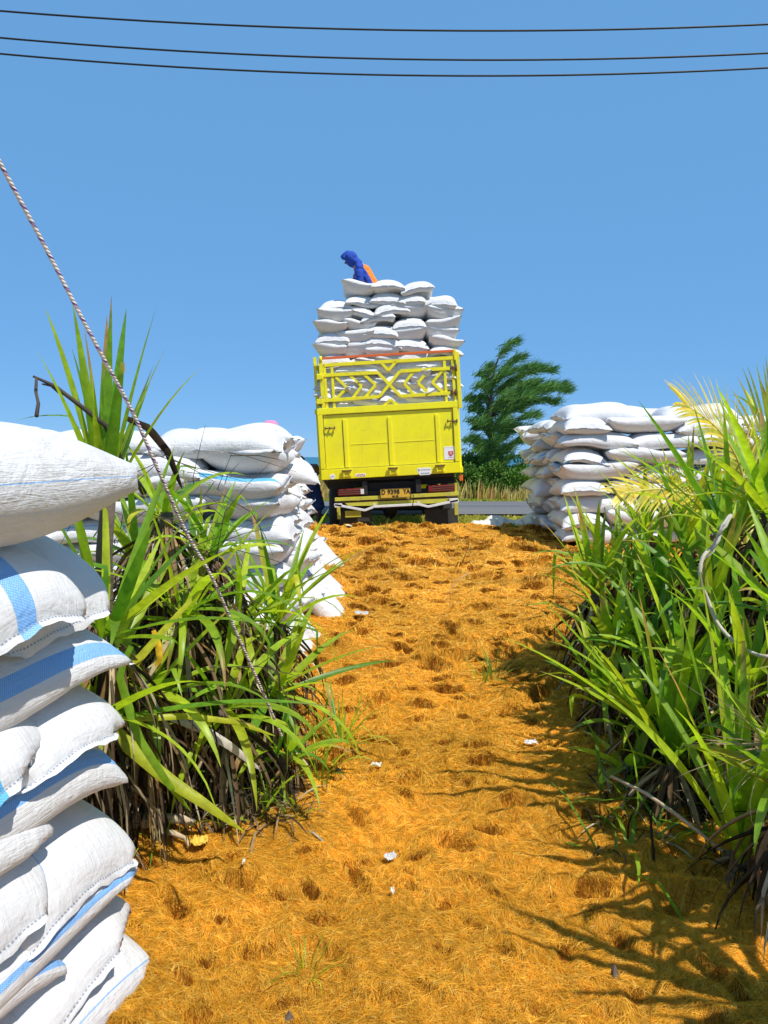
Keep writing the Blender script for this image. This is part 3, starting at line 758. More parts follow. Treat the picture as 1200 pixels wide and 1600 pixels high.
# folded sheet edges
for px0, px1 in ((315, 550), (590, 835)):
    a = g(px0, 640)[0]; b = g(px1, 640)[0]
    t_.box(((a+b)/2, -.030, .50), (b-a, .006, .005))
tg = t_.build('tailgate', M_YEL, bo)
# dark gaps of the panel edges
gp_ = MB()
for s in (-1, 1): gp_.box((s*(HW-.078), -.029, .55), (.006, .006, .79))
gp_.box((0, -.029, .156), (2*HW-.16, .006, .005)); gp_.box((0, -.029, .950), (2*HW-.04, .006, .007))
for px in (272, 553, 848):
    X, _ = g(px, 640); gp_.box((X-.004, -.0295, .52), (.004, .006, .70))
gp_.build('panel_gap', M_RUST, tg)
for px in (290, 578, 870):
    X, _ = g(px, 790)
    h_ = MB(); h_.box((X, -.062, .085), (.13, .03, .11), bev=.01); h_.box((X, -.085, .135), (.15, .02, .018), bev=.005)
    h_.tube([(X-.07, -.085, .13), (X+.07, -.085, .13)], .010, 8)
    h_.box((X-.045, -.08, .07), (.02, .02, .09)); h_.box((X+.045, -.08, .07), (.02, .02, .09))
    hh = h_.build('tailgate_hinge', M_YEL2, tg)
    MB().tube([(X-.075, -.098, .118), (X+.075, -.098, .118)], .008, 8).build('hinge_pin', M_RUST, hh)
for px, py in ((185, 520), (942, 475)):
    p = gp(px, py)
    l_ = MB(); l_.tube([(p.x-.07, -.065, p.z), (p.x+.07, -.065, p.z)], .009, 8)
    for d in (-.07, .0, .07): l_.box((p.x+d, -.06, p.z), (.014, .03, .05), bev=.003)
    l_.build('latch_bolt', M_RUST, tg)
# little stickers
def sticker(px, py, w_, h_, name='sticker', mat=M_WHITE):
    p = gp(px, py); return MB().box((p.x, -.0560, p.z), (w_, .003, h_), bev=.001).build(name, mat, tg)
def text(txt, size, mat, parent, loc, name='lettering', bold=.0, sx=1.0):
    cu = bpy.data.curves.new('txt', 'FONT'); cu.body = txt; cu.size = size; cu.align_x = 'CENTER'; cu.align_y = 'CENTER'
    cu.extrude = .0015; cu.offset = bold; cu.resolution_u = 3
    tmp = bpy.data.objects.new('tmp', cu); COL.objects.link(tmp)
    bpy.context.view_layer.update()
    me = bpy.data.meshes.new_from_object(tmp.evaluated_get(bpy.context.evaluated_depsgraph_get()))
    bpy.data.objects.remove(tmp); bpy.data.curves.remove(cu)
    o = link_mesh(name, me, mat, parent, loc, (PI/2, 0, 0)); o.scale = (sx, 1, 1)
    return o
p = gp(935, 675)
s_ = MB().box((p.x, -.0315, p.z), (.20, .004, .17), bev=.001).build('shield_sticker', M_WHITE, tg)
MB().prism([(p.x-.035, p.z+.035), (p.x+.035, p.z+.035), (p.x+.035, p.z-.012), (p.x, p.z-.042), (p.x-.035, p.z-.012)], -.037, -.0345).build('red_shield', M_REDP, s_)
sh = MB()
for k in range(3): sh.box((p.x-.013+k*.013, -.0385, p.z+.003), (.005, .002, .034))
sh.box((p.x, -.0385, p.z+.021), (.032, .002, .005)); sh.build('shield_marks', M_WHITE, s_)
sh = MB()
for k in range(5): sh.box((p.x-.03+k*.015, -.0345, p.z-.055), (.010, .002, .008))
sh.build('sticker_print', M_REDP, s_)
MB().box((p.x, -.0315, p.z+.0965), (.20, .004, .018), bev=.001).build('pale_strip', M_WHITE, tg)
k_ = gp(770, 785)
s_ = MB()
s_.prism([(k_.x-.10, k_.z+.052), (k_.x+.10, k_.z+.052), (k_.x+.10, k_.z-.035), (k_.x+.08, k_.z-.055), (k_.x-.065, k_.z-.055), (k_.x-.10, k_.z-.01)], -.0565, -.0535)
s_ = s_.build('inspection_sticker', M_WHITE, tg)
q = MB()
for k in range(4): q.box((k_.x-.035+k*.036, -.0575, k_.z+.022), (.028, .002, .014))
for k in range(5): q.box((k_.x-.04+k*.026, -.0575, k_.z-.030), (.020, .002, .018))
q.lathe([(0, -.0575), (.018, -.0575)], (k_.x-.078, 0, k_.z+.02), 'x') if False else None
q.box((k_.x-.078, -.0575, k_.z+.02), (.024, .002, .03), bev=.001)
q.build('sticker_print', M_BLUEP, s_)
p = gp(200, 818)
rs = MB(); rs.prism([(p.x+.040*math.cos(a), p.z+.040*math.sin(a)) for a in [2*PI*i/20 for i in range(20)]], -.0565, -.0535)
rs = rs.build('round_sticker', M_WHITE, tg)
MB().box((p.x, -.0575, p.z), (.05, .002, .010)).build('sticker_print', M_BLUEP, rs)
p = gp(375, 808)
ls = MB().box((p.x, -.0550, p.z), (.15, .003, .042), bev=.001).build('small_sticker', M_WHITE, tg)
q = MB()
for k, (dx_, w_) in enumerate([(-.05, .012), (-.025, .02), (.0, .012), (.022, .022), (.052, .02)]): q.box((p.x+dx_, -.0572, p.z+(.004 if k % 2 else -.003)), (w_, .002, .018))
q.build('sticker_print', M_REDP, ls)

# lattice gate over the tailgate
lat = MB(); WB = .042
def seg(a, b, w_=WB, y=-.02, d=.03): lat.bar(gp(*a, y), gp(*b, y), w_, d)
for a, b in [((128, 95), (150, 440)), ((968, 50), (992, 395))]: seg(a, b, .055, -.02, .055)
for a, b in [((152, 135), (170, 415)), ((198, 140), (215, 412)), ((890, 90), (908, 370)), ((940, 85), (960, 365))]: seg(a, b, .040, -.022, .03)
seg((150, 133), (945, 88), .050, -.026, .034); seg((165, 410), (975, 362), .050, -.026, .034)
seg((105, 197), (482, 178), .050, -.034, .03); seg((482, 178), (622, 322), .045, -.034, .028); seg((622, 322), (930, 303), .05, -.034, .03)
seg((112, 352), (492, 325), .050, -.037, .03); seg((492, 325), (618, 170), .045, -.039, .028); seg((618, 170), (925, 152), .05, -.037, .03)
for tri in [[(222, 205), (292, 270), (228, 335)], [(310, 195), (382, 262), (326, 335)], [(397, 190), (468, 252), (405, 328)],
            [(708, 165), (645, 245), (708, 315)], [(798, 160), (730, 240), (800, 310)], [(890, 155), (818, 238), (890, 303)],
            [(503, 118), (548, 165), (592, 113)], [(515, 385), (560, 342), (605, 380)]]:
    seg(tri[0], tri[1], .042, -.030, .024); seg(tri[1], tri[2], .042, -.031, .024)
lg = lat.build('lattice_gate', M_YEL2, bo)
c_ = MB()
for py in (205, 355): 
    p = gp(125, py); c_.box((p.x, -.045, p.z), (.09, .05, .075), bev=.008)
for py in (100,): 
    p = gp(130, py); c_.tube([(p.x, -.04, p.z-.03), (p.x, -.04, p.z+.05)], .022, 10)
p = gp(955, 60); c_.box((p.x, -.04, p.z-.02), (.03, .04, .16), bev=.005)
c_.build('gate_bracket', M_YEL2, lg)
for py in (150, 300):
    p = gp(950, py); h_ = MB(); h_.box((p.x, -.055, p.z), (.09, .03, .030), bev=.004); h_.tube([(p.x+.03, -.06, p.z-.05), (p.x+.03, -.06, p.z+.05)], .014, 8); h_.box((p.x-.02, -.06, p.z), (.02, .03, .06), bev=.003)
    h_.build('gate_latch', M_RUST, lg)
ob = MB(); ob.bar(gp(140, 92, -.03), gp(945, 45, -.03), .034, .04); ob.build('orange_top_bar', M_ORG, lg)

# underneath: frame, lamps, plate, bumper (a slightly smaller roll)
ch = empty('x'); bpy.data.objects.remove(ch)
R2 = R(2.6)
def u(px, py, y=0.0):
    cx, cy = (611-470)*4, (744-540)*4
    dx, dy = px-cx, py-cy; c1, s1 = math.cos(R2), math.sin(R2)
    return Vector(((dx*c1-dy*s1)*PXM/4, y, -(dx*s1+dy*c1)*PXM/4))
cr_ = (0, -R2, 0)
c_ = MB()
for s in (-1, 1): c_.box((s*.40, 3.0, -.16), (.08, 6.0, .20), bev=.01)
for y in (.25, 1.2, 2.2, 3.2, 4.4): c_.box((0, y, -.16), (.80, .08, .14), bev=.01)
for y in (.12, .75, 1.4, 2.1, 2.8, 3.5, 4.1): c_.box((0, y, -.02), (1.9, .07, .06), bev=.005)
c_.box((0, .35, -.10), (1.95, .04, .12), bev=.005)
c_.box((0, .16, -.27), (1.25, .06, .12), bev=.01)
c_.box((0, .20, -.40), (.98, .05, .18), bev=.01)
co_ = c_.build('chassis', M_BLK, truck, (0, 0, BZ), cr_)
for px, w_ in ((315, .40), (880, .40)):
    p = u(px, 915 if px < 500 else 892, .03)
    l_ = MB(); l_.box(p, (w_, .06, .10), bev=.012)
    lo = l_.build('tail_light', M_RED, truck, (0, 0, BZ), cr_)
    r_ = MB()
    for k in range(3): r_.box(p+Vector((0, -.033, -.03+.03*k)), (w_-.03, .008, .010), bev=.003)
    r_.build('lens_rib', M_RUST, lo)
    MB().box(p+Vector((.165 if px < 500 else -.165, -.032, 0)), (.05, .012, .075), bev=.004).build('reversing_lens', M_WHITEP if px < 500 else M_RED, lo)
p = u(1003, 825, .05)
MB().box(p, (.055, .06, .10), bev=.012).build('marker_lamp', M_AMBER, truck, (0, 0, BZ), cr_)
pl = u(592, 921, -.03)
po = MB().box(pl, (.445, .008, .135), bev=.004).build('licence_plate', M_PLATE, truck, (0, 0, BZ), cr_)
fr = MB()
for s in (-1, 1): fr.box(pl+Vector((s*.2245, -.003, 0)), (.006, .012, .14)); fr.box(pl+Vector((0, -.003, s*.0695)), (.455, .012, .006))
fr.build('plate_rim', M_INK, po)
text('D', .095, M_INK, po, pl+Vector((-.180, -.0065, .016)), 'plate_character', .003, .85)
text('9398', .095, M_INK, po, pl+Vector((-.030, -.0065, .016)), 'plate_character', .003, .95)
text('YA', .095, M_INK, po, pl+Vector((.165, -.0065, .016)), 'plate_character', .003, .80)
text('06 28', .036, M_INK, po, pl+Vector((-.005, -.0065, -.046)), 'plate_character', .0015, 1.1)
b_ = MB()
b_.bar(u(212, 962, .02), u(500, 950, .02), .055, .05); b_.bar(u(690, 940, .02), u(985, 925, .02), .055, .05)
b_.bar(u(490, 958, .05), u(700, 950, .05), .03, .04)
b_.build('cross_beam', M_YOLD, truck, (0, 0, BZ), cr_)
b_ = MB(); b_.bar(u(215, 982, .04), u(985, 950, .04), .022, .05); b_.build('rust_strip', M_RUST, truck, (0, 0, BZ), cr_)
b_ = MB()
b_.prism([(u(x_, y_).x, u(x_, y_).z) for x_, y_ in [(275, 985), (470, 975), (930, 955), (900, 985), (640, 990), (460, 1000), (300, 1003)]], .0, .03)
b_.build('yellow_underguard', M_YOLD, truck, (0, 0, BZ), cr_)
b_ = MB()
pts = [(210, 992), (400, 1028), (460, 1005), (735, 990), (795, 1005), (985, 965)]
for a, b in zip(pts[:-1], pts[1:]): b_.bar(u(*a, -.05), u(*b, -.05), .034, .04)
b_.box(u(460, 998, -.05), (.03, .045, .06), bev=.004); b_.box(u(735, 985, -.05), (.03, .045, .06), bev=.004)
b_.box(u(235, 998, -.045), (.11, .05, .055), bev=.006); b_.box(u(955, 968, -.045), (.13, .05, .07), bev=.006)
b_.build('rear_bumper_bar', M_WHITEP, truck, (0, 0, BZ), cr_)
b_ = MB(); b_.box(u(235, 1045, .06), (.05, .05, .20), bev=.006); b_.box(u(325, 1055, .08), (.24, .03, .10), bev=.006); b_.box(u(972, 960, .06), (.055, .05, .48), bev=.006)
b_.build('side_bracket', M_YOLD, truck, (0, 0, BZ), cr_)
for cxp, cyp in ((337, 1085), (888, 1068)):
    MB().box(u(cxp, cyp+25, .22), (.50, .018, .32), bev=.004).build('mudflap', M_FLAP, truck, (0, 0, BZ), cr_)
cb = MB(); cb.tube([u(700, 925, -.04), u(704, 960, -.06), u(698, 1000, -.075), u(692, 1010, -.07)], .006, 8)
cb.build('hanging_cable', M_CABLE, truck, (0, 0, BZ), cr_)
# axle and wheels
ax = MB(); ax.tube([(-.75, 1.25, .42), (.75, 1.25, .42)], .06, 12)
ax.lathe([(0, -.13), (.10, -.11), (.17, -.04), (.18, 0), (.17, .04), (.10, .11), (0, .13)], (0, 1.2, .40), 'x'); ax.build('rear_axle', M_BLK, truck)
def wheel(x, y, w_=.22):
    r_ = .41
    o = MB().lathe([(.26, -w_/2), (r_-.05, -w_/2), (r_-.01, -w_/2+.03), (r_, -w_/4), (r_, w_/4), (r_-.01, w_/2-.03), (r_-.05, w_/2), (.26, w_/2), (.24, 0), (.26, -w_/2)], (x, y, r_), 'x', 32).build('wheel', M_RUBBER, truck)
    MB().lathe([(.0, -.03), (.10, -.03), (.12, -.06), (.2, -.05), (.255, -w_/2+.01), (.262, w_/2-.01), (.2, .05), (.12, .06), (.1, .03), (0, .03)], (x, y, r_), 'x', 24).build('rim', M_WHITEP, o)
for s in (-1, 1):
    wheel(s*.70, 1.25, .2); wheel(s*.93, 1.25, .2) if False else None
    wheel(s*.90, 1.25, .18); wheel(s*.82, 4.95, .2)
# cab
cab = MB()
prof = [(4.3, .62), (4.3, 2.25), (4.5, 2.38), (5.5, 2.36), (5.75, 2.2), (6.0, 1.45), (6.05, .55), (5.4, .5), (5.4, .9), (4.5, .9), (4.5, .5)]
n = len(prof); vs = [(-.95, y, z) for y, z in prof]+[(.95, y, z) for y, z in prof]
cab.add(vs, [tuple(range(n)), tuple(range(2*n-1, n-1, -1))]+[(i, i+n, (i+1) % n+n, (i+1) % n) for i in range(n)])
cabo = cab.build('cab', M_YEL, truck)
for s in (-1, 1):
    MB().box((s*.952, 5.15, 1.85), (.012, .85, .55), bev=.004).build('cab_window', M_GLASS, cabo)
MB().box((0, 4.295, 1.95), (1.3, .012, .45), bev=.004).build('cab_window', M_GLASS, cabo)
MB().box((1.045, .6, .16), (.015, .05, .22), bev=.003).build('side_reflector', M_ORG, bo)

# ---- the load
LG = 'sacks loaded on the yellow truck'
cr3, sr3 = math.cos(roll), math.sin(roll)
def load(X, Y, Z, yaw, tilt, lab, me=None, sc=(1, 1, 1), dirt=.12, stripe=(-1, 0), flip=False):
    wx = X*cr3 - Z*sr3; wz = X*sr3 + Z*cr3
    place_sack(me or rr.choice(SV), (tc0.x+wx, TY+Y, tc0.z+wz), yaw, (tilt[0], tilt[1]-roll*0), lab, LG, stripe, dirt, 0, flip, sc)
def zoom1(px, py):   # zoom picture one -> local
    return g(px, (380-540)*4+py)
CO = ['leftmost', 'second from left', 'middle', 'fourth from left', 'rightmost']
cols = [   # centre pixels in the first zoom (x, y) of each visible sack, bottom to top order not needed
 [(210, 390), (205, 465), (195, 530), (210, 602), (200, 668), (215, 730)],
 [(365, 300), (375, 365), (360, 440), (360, 518), (365, 592), (355, 672), (400, 745)],
 [(540, 278), (548, 345), (558, 415), (495, 480), (515, 558), (520, 625), (500, 682), (560, 745)],
 [(725, 295), (685, 368), (705, 435), (685, 507), (685, 578), (690, 645), (720, 705)],
 [(870, 372), (882, 455), (893, 515), (875, 570), (893, 625), (890, 680), (850, 745)]]
for ci, colm in enumerate(cols):
    for k, (px, py) in enumerate(colm):
        X, Z = zoom1(px, py)
        lab = 'white sack above the truck gate, %s column, %s' % (CO[ci], TORD[k] if k else 'topmost')
        load(X, .40+.03*rr.uniform(-1, 1), Z, rr.choice([PI/2, -PI/2])+rr.uniform(-.12, .12), (rr.uniform(-.08, .08), rr.uniform(-.10, .10)), lab,
             sc=(.80, rr.uniform(.92, 1.0), 1.04), flip=rr.random() < .4)
# rows seen through the lattice gate
rows = [[(230, 160), (350, 155), (470, 140), (680, 130), (840, 120)], [(220, 215), (380, 225), (560, 210), (700, 200), (860, 190)],
        [(210, 265), (330, 250), (480, 265), (640, 255), (800, 240)], [(230, 310), (400, 300), (570, 305), (730, 290), (880, 265)], [(260, 375), (430, 370), (610, 345), (760, 345), (870, 335)]]
for ri, row in enumerate(rows):
    for ci, (px, py) in enumerate(row):
        X, Z = g(px, py)
        lab = 'white sack behind the truck lattice gate, %s row down, %s' % (['first', 'second', 'third', 'fourth', 'fifth'][ri], CO[ci])
        load(X, .345+.012*rr.uniform(-1, 1), Z, rr.choice([PI/2, -PI/2])+rr.uniform(-.14, .14), (rr.uniform(-.15, .15), rr.uniform(-.08, .08)), lab,
             sc=(.80, rr.uniform(1.0, 1.15), 1.12), flip=rr.random() < .4)
# the rows behind, seen between and over the first
for ri in range(2):
    for ci in range(4):
        for k in range(9):
            Z = 1.12+.155*k
            X = -.76+ci*.50+.04*(k % 2)
            if ci in (0, 3) and k > 8: continue
            load(X, 1.05+.72*ri, Z, rr.choice([PI/2, -PI/2])+rr.uniform(-.08, .08), (rr.uniform(-.06, .06), rr.uniform(-.06, .06)),
                 'truck load sack, %s row in, %s layer, %s' % (['second', 'third'][ri], TORD[8-k] if k < 8 else 'topmost', CO[ci] if ci < 3 else 'rightmost'), sc=(.82, .98, 1))
print('truck', time.time()-T0)
# ------------------------------------------------------------------ people
def ell(mb, c, r, n=14):
    c = Vector(c); pr = [(max(math.sin(PI*i/n), 0), -math.cos(PI*i/n)) for i in range(n+1)]
    vs = []; fs = []; m_ = 18
    for s, h in pr:
        for k in range(m_):
            a = 2*PI*k/m_; vs.append(c+Vector((r[0]*s*math.cos(a), r[1]*s*math.sin(a), r[2]*h)))
    for i in range(n):
        for k in range(m_): k2 = (k+1) % m_; fs.append((i*m_+k, i*m_+k2, (i+1)*m_+k2, (i+1)*m_+k))
    mb.add(vs, fs, True)
def limb(mb, pts, rad, n=12):
    mb.tube(pts, rad, n)
    for p, r in zip(pts, rad): ell(mb, p, (r, r, r), 8)
_ct = bpy.data.textures.new('folds', 'CLOUDS'); _ct.noise_scale = .055; _ct.noise_depth = 2
def fuse(mb, name, mat, parent, voxel=.007, smooth=4):
    o = mb.build('raw', None)
    md = o.modifiers.new('r', 'REMESH'); md.mode = 'VOXEL'; md.voxel_size = voxel; md.use_smooth_shade = True
    sm = o.modifiers.new('s', 'SMOOTH'); sm.iterations = smooth; sm.factor = .5
    if name not in ('body',):
        dm = o.modifiers.new('d', 'DISPLACE'); dm.texture = _ct; dm.strength = .03; dm.mid_level = .5
    bpy.context.view_layer.update()
    me = bpy.data.meshes.new_from_object(o.evaluated_get(bpy.context.evaluated_depsgraph_get()))
    bpy.data.objects.remove(o); me.name = name
    return link_mesh(name, me, mat, parent)
def person(loc, J, lab, voxel=.007, look=(-1, 0, -.2), skin=M_SKIN):
    """J: joint -> offset from loc. one continuous body"""
    J = {k: Vector(v) for k, v in J.items()}
    root = empty('person', loc, (0, 0, 0), lab, 'person')
    b = MB()
    hipc = (J['hipL']+J['hipR'])/2
    limb(b, [hipc, hipc.lerp(J['chest'], .5), J['chest'], J['neck']], [.125, .115, .14, .055], 16)
    limb(b, [J['shL'], J['chest'].lerp(J['neck'], .55), J['shR']], [.058, .085, .058])
    limb(b, [J['neck'], J['head']], [.05, .05])
    hd = J['head']; lk = Vector(look).normalized(); sd = lk.cross(Vector((0, 0, 1))).normalized(); upv = sd.cross(lk)
    ell(b, hd, (.082, .085, .105)); ell(b, hd+lk*.02-upv*.05, (.06, .06, .06))
    limb(b, [hd+lk*.075+upv*.005, hd+lk*.105-upv*.02], [.010, .014], 8)                 # nose
    for s in (-1, 1):
        ell(b, hd+sd*s*.082-upv*.01, (.014, .014, .026), 8)                            # ears
        ell(b, hd+lk*.076+sd*s*.03+upv*.012, (.013, .013, .010), 8)                     # eyes in their lids
    limb(b, [hd+lk*.080-upv*.048-sd*.02, hd+lk*.086-upv*.048, hd+lk*.080-upv*.048+sd*.02], [.007, .009, .007], 8)   # mouth
    for s in 'LR':
        limb(b, [J['sh'+s], J['el'+s], J['wr'+s]], [.048, .038, .026])
        d = (J['wr'+s]-J['el'+s]).normalized(); a = d.orthogonal().normalized() if abs(d.y) > .9 else Vector((0, 1, 0)).cross(d).normalized()
        w_ = a.cross(d).normalized(); pal = J['wr'+s]+d*.05
        b.box(pal, (.024, .075, .085), Matrix((a, w_, d)).transposed(), bev=.01)
        for q, (o_, ln) in enumerate([(-.030, .062), (-.010, .075), (.010, .070), (.030, .055)]):
            f0 = pal+d*.035+w_*o_
            limb(b, [f0, f0+d*ln*.5+a*.006, f0+d*ln+a*.022], [.0095, .009, .0075], 8)
        t0 = pal-d*.02+w_*-.036
        limb(b, [t0, t0+d*.03-w_*.022, t0+d*.055-w_*.026+a*.01], [.012, .010, .008], 8)
        limb(b, [J['hip'+s], J['kn'+s], J['an'+s]], [.088, .056, .036])
        limb(b, [J['kn'+s].lerp(J['an'+s], .3)+Vector((0, -.01, 0)), J['kn'+s].lerp(J['an'+s], .6)], [.05, .04])
        limb(b, [J['an'+s], J['toe'+s]], [.036, .026]); limb(b, [J['an'+s]+Vector((0, 0, -.02)), J['an'+s].lerp(J['toe'+s], -.25)+Vector((0, 0, -.02))], [.03, .028])
    fuse(b, 'body', skin, root, voxel)
    return root, J
def W_(px, py, Y, o): return at(px, py, Y)-Vector(o)
# man beside the truck, bent toward the pile
Y = 12.6; o_ = at(490, 826, Y); o_.z = hz(o_.x, Y)
q = lambda px, py, dy=0: W_(px, py, Y+dy, o_)
J = dict(hipR=q(492, 768, 0), hipL=q(484, 768, .06), knR=q(499, 791), knL=q(486, 795, .1), anR=q(497, 818), anL=q(484, 822, .1), toeR=q(505, 823, -.1), toeL=q(477, 826, 0),
         chest=q(485, 738, .02), neck=q(478, 727), head=q(468, 723), shR=q(493, 730, -.03), shL=q(474, 737, .15), elR=q(506, 747, -.05), wrR=q(515, 762, -.05), elL=q(466, 752, .2), wrL=q(460, 764, .1))
r1, J1 = person(o_, J, 'shirtless man in dark blue shorts bending beside the truck, arm hanging', look=(-1, 0, -.6))
c_ = MB(); hc = (J1['hipL']+J1['hipR'])/2
limb(c_, [hc+Vector((0, 0, .10)), hc], [.135, .15], 18)
for s in 'LR': limb(c_, [J1['hip'+s], J1['hip'+s].lerp(J1['kn'+s], .5), J1['hip'+s].lerp(J1['kn'+s], .96)], [.105, .10, .095], 16)
sh_ = fuse(c_, 'shorts', M_NAVY, r1, .010)
c_ = MB(); ell(c_, J1['head']+Vector((.015, 0, .02)), (.088, .092, .10)); fuse(c_, 'hair', M_INK, r1, .010)
# loader on top of the load, facing left, wind in his blue hood
Y = 12.75; o_ = at(584, 470, Y); o_.z = 3.72
q = lambda px, py, dy=0: W_(px, py, Y+dy, o_)
hz_ = .80
J = dict(hipR=q(583, 452, -.08), hipL=q(583, 452, .10), chest=q(567, 427), neck=q(556, 412), head=q(547, 405), shR=q(561, 420, -.15), shL=q(561, 420, .15))
J['knR'] = Vector((-.06, -.10, .42)); J['knL'] = Vector((-.03, .12, .42)); J['anR'] = Vector((.05, -.10, .05)); J['anL'] = Vector((.07, .12, .05)); J['toeR'] = Vector((-.09, -.10, .02)); J['toeL'] = Vector((-.07, .12, .02))
J['elR'] = q(563, 441, -.20); J['wrR'] = q(556, 457, -.20); J['elL'] = q(555, 442, .2); J['wrL'] = q(549, 458, .16)
r2, J2 = person(o_, J, 'loader in blue hood and orange shirt stooping on top of the truck load', look=(-1, 0, -.5))
c_ = MB(); hc = (J2['hipL']+J2['hipR'])/2
limb(c_, [hc+Vector((0, 0, -.02)), hc.lerp(J2['chest'], .5), J2['chest'], J2['chest'].lerp(J2['neck'], .6)], [.15, .140, .150, .085], 16)
limb(c_, [J2['shL'], J2['chest'].lerp(J2['neck'], .5), J2['shR']], [.075, .10, .07])
fuse(c_, 'shirt', M_ORANGEC, r2, .011)
c_ = MB()
limb(c_, [J2['shR']+Vector((0, -.03, .03)), J2['shR'].lerp(J2['elR'], .5)+Vector((-.01, -.03, 0)), J2['elR'], J2['wrR']], [.078, .075, .06, .045], 14)
limb(c_, [J2['shR']+Vector((.0, -.05, .0)), J2['chest']+Vector((.015, -.11, -.03)), hc+Vector((-.03, -.12, .02))], [.07, .062, .055], 14)
limb(c_, [J2['shL'], J2['elL'], J2['wrL']], [.066, .058, .045], 14)
fuse(c_, 'blue_sleeves', M_BLUEC, r2, .011)
c_ = MB(); h_ = J2['head']
ell(c_, h_+Vector((.02, 0, .01)), (.11, .12, .125)); ell(c_, h_+Vector((-.03, 0, .07)), (.085, .10, .075)); limb(c_, [h_+Vector((.03, 0, -.03)), J2['neck']+Vector((.03, 0, 0))], [.10, .085], 14)
limb(c_, [h_+Vector((-.05, -.04, .05)), h_+Vector((-.10, -.05, .03))], [.07, .055], 10)
fuse(c_, 'hood', M_BLUEC, r2, .010, 2)
c_ = MB()
limb(c_, [hc, hc+Vector((0, 0, -.05))], [.145, .14], 16)
for s in 'LR': limb(c_, [J2['hip'+s], J2['kn'+s], J2['an'+s]+Vector((0, 0, .06))], [.105, .08, .065], 14)
fuse(c_, 'trousers', M_NAVY, r2, .011)
# someone behind the left pile, only the hat shows
Y = 9.75; o_ = at(425, 700, Y); o_.z = hz(o_.x, Y)+.06
ht = at(425, 661, Y).z-o_.z
k_ = ht/1.50
J = {k: Vector(v)*k_ for k, v in dict(hipR=(.09, 0, .80), hipL=(-.09, 0, .80), knR=(.10, -.04, .44), knL=(-.10, -.05, .44), anR=(.10, .02, .07), anL=(-.10, .02, .07), toeR=(.10, -.13, .03), toeL=(-.10, -.13, .03),
     chest=(0, -.05, 1.10), neck=(0, -.09, 1.27), head=(0, -.12, 1.37), shR=(.17, -.07, 1.20), shL=(-.17, -.07, 1.20), elR=(.22, -.10, .96), elL=(-.22, -.10, .96), wrR=(.20, -.28, .86), wrL=(-.20, -.28, .86)).items()}
r3, J3 = person(o_, J, 'person in a pink hat, hidden behind the left pile except the hat top', look=(0, -1, -.4))
c_ = MB(); hc = (J3['hipL']+J3['hipR'])/2
limb(c_, [hc, hc.lerp(J3['chest'], .5), J3['chest'], J3['chest'].lerp(J3['neck'], .6)], [.15, .14, .155, .085], 16)
limb(c_, [J3['shL'], J3['chest'].lerp(J3['neck'], .5), J3['shR']], [.072, .10, .072]); fuse(c_, 'shirt', M_NAVY, r3, .011)
c_ = MB()
for s in 'LR': limb(c_, [J3['hip'+s], J3['kn'+s], J3['an'+s]+Vector((0, 0, .05))], [.10, .075, .06], 14)
fuse(c_, 'trousers', M_NAVY, r3, .011)
c_ = MB(); c_.lathe([(.0, .10), (.06, .095), (.095, .06), (.105, .0), (.16, -.03), (.163, -.036), (.10, -.012), (.0, -.01)], J3['head']+Vector((0, 0, .055)), 'z', 24)
c_.build('hat', M_PINK, r3)
print('people', time.time()-T0)
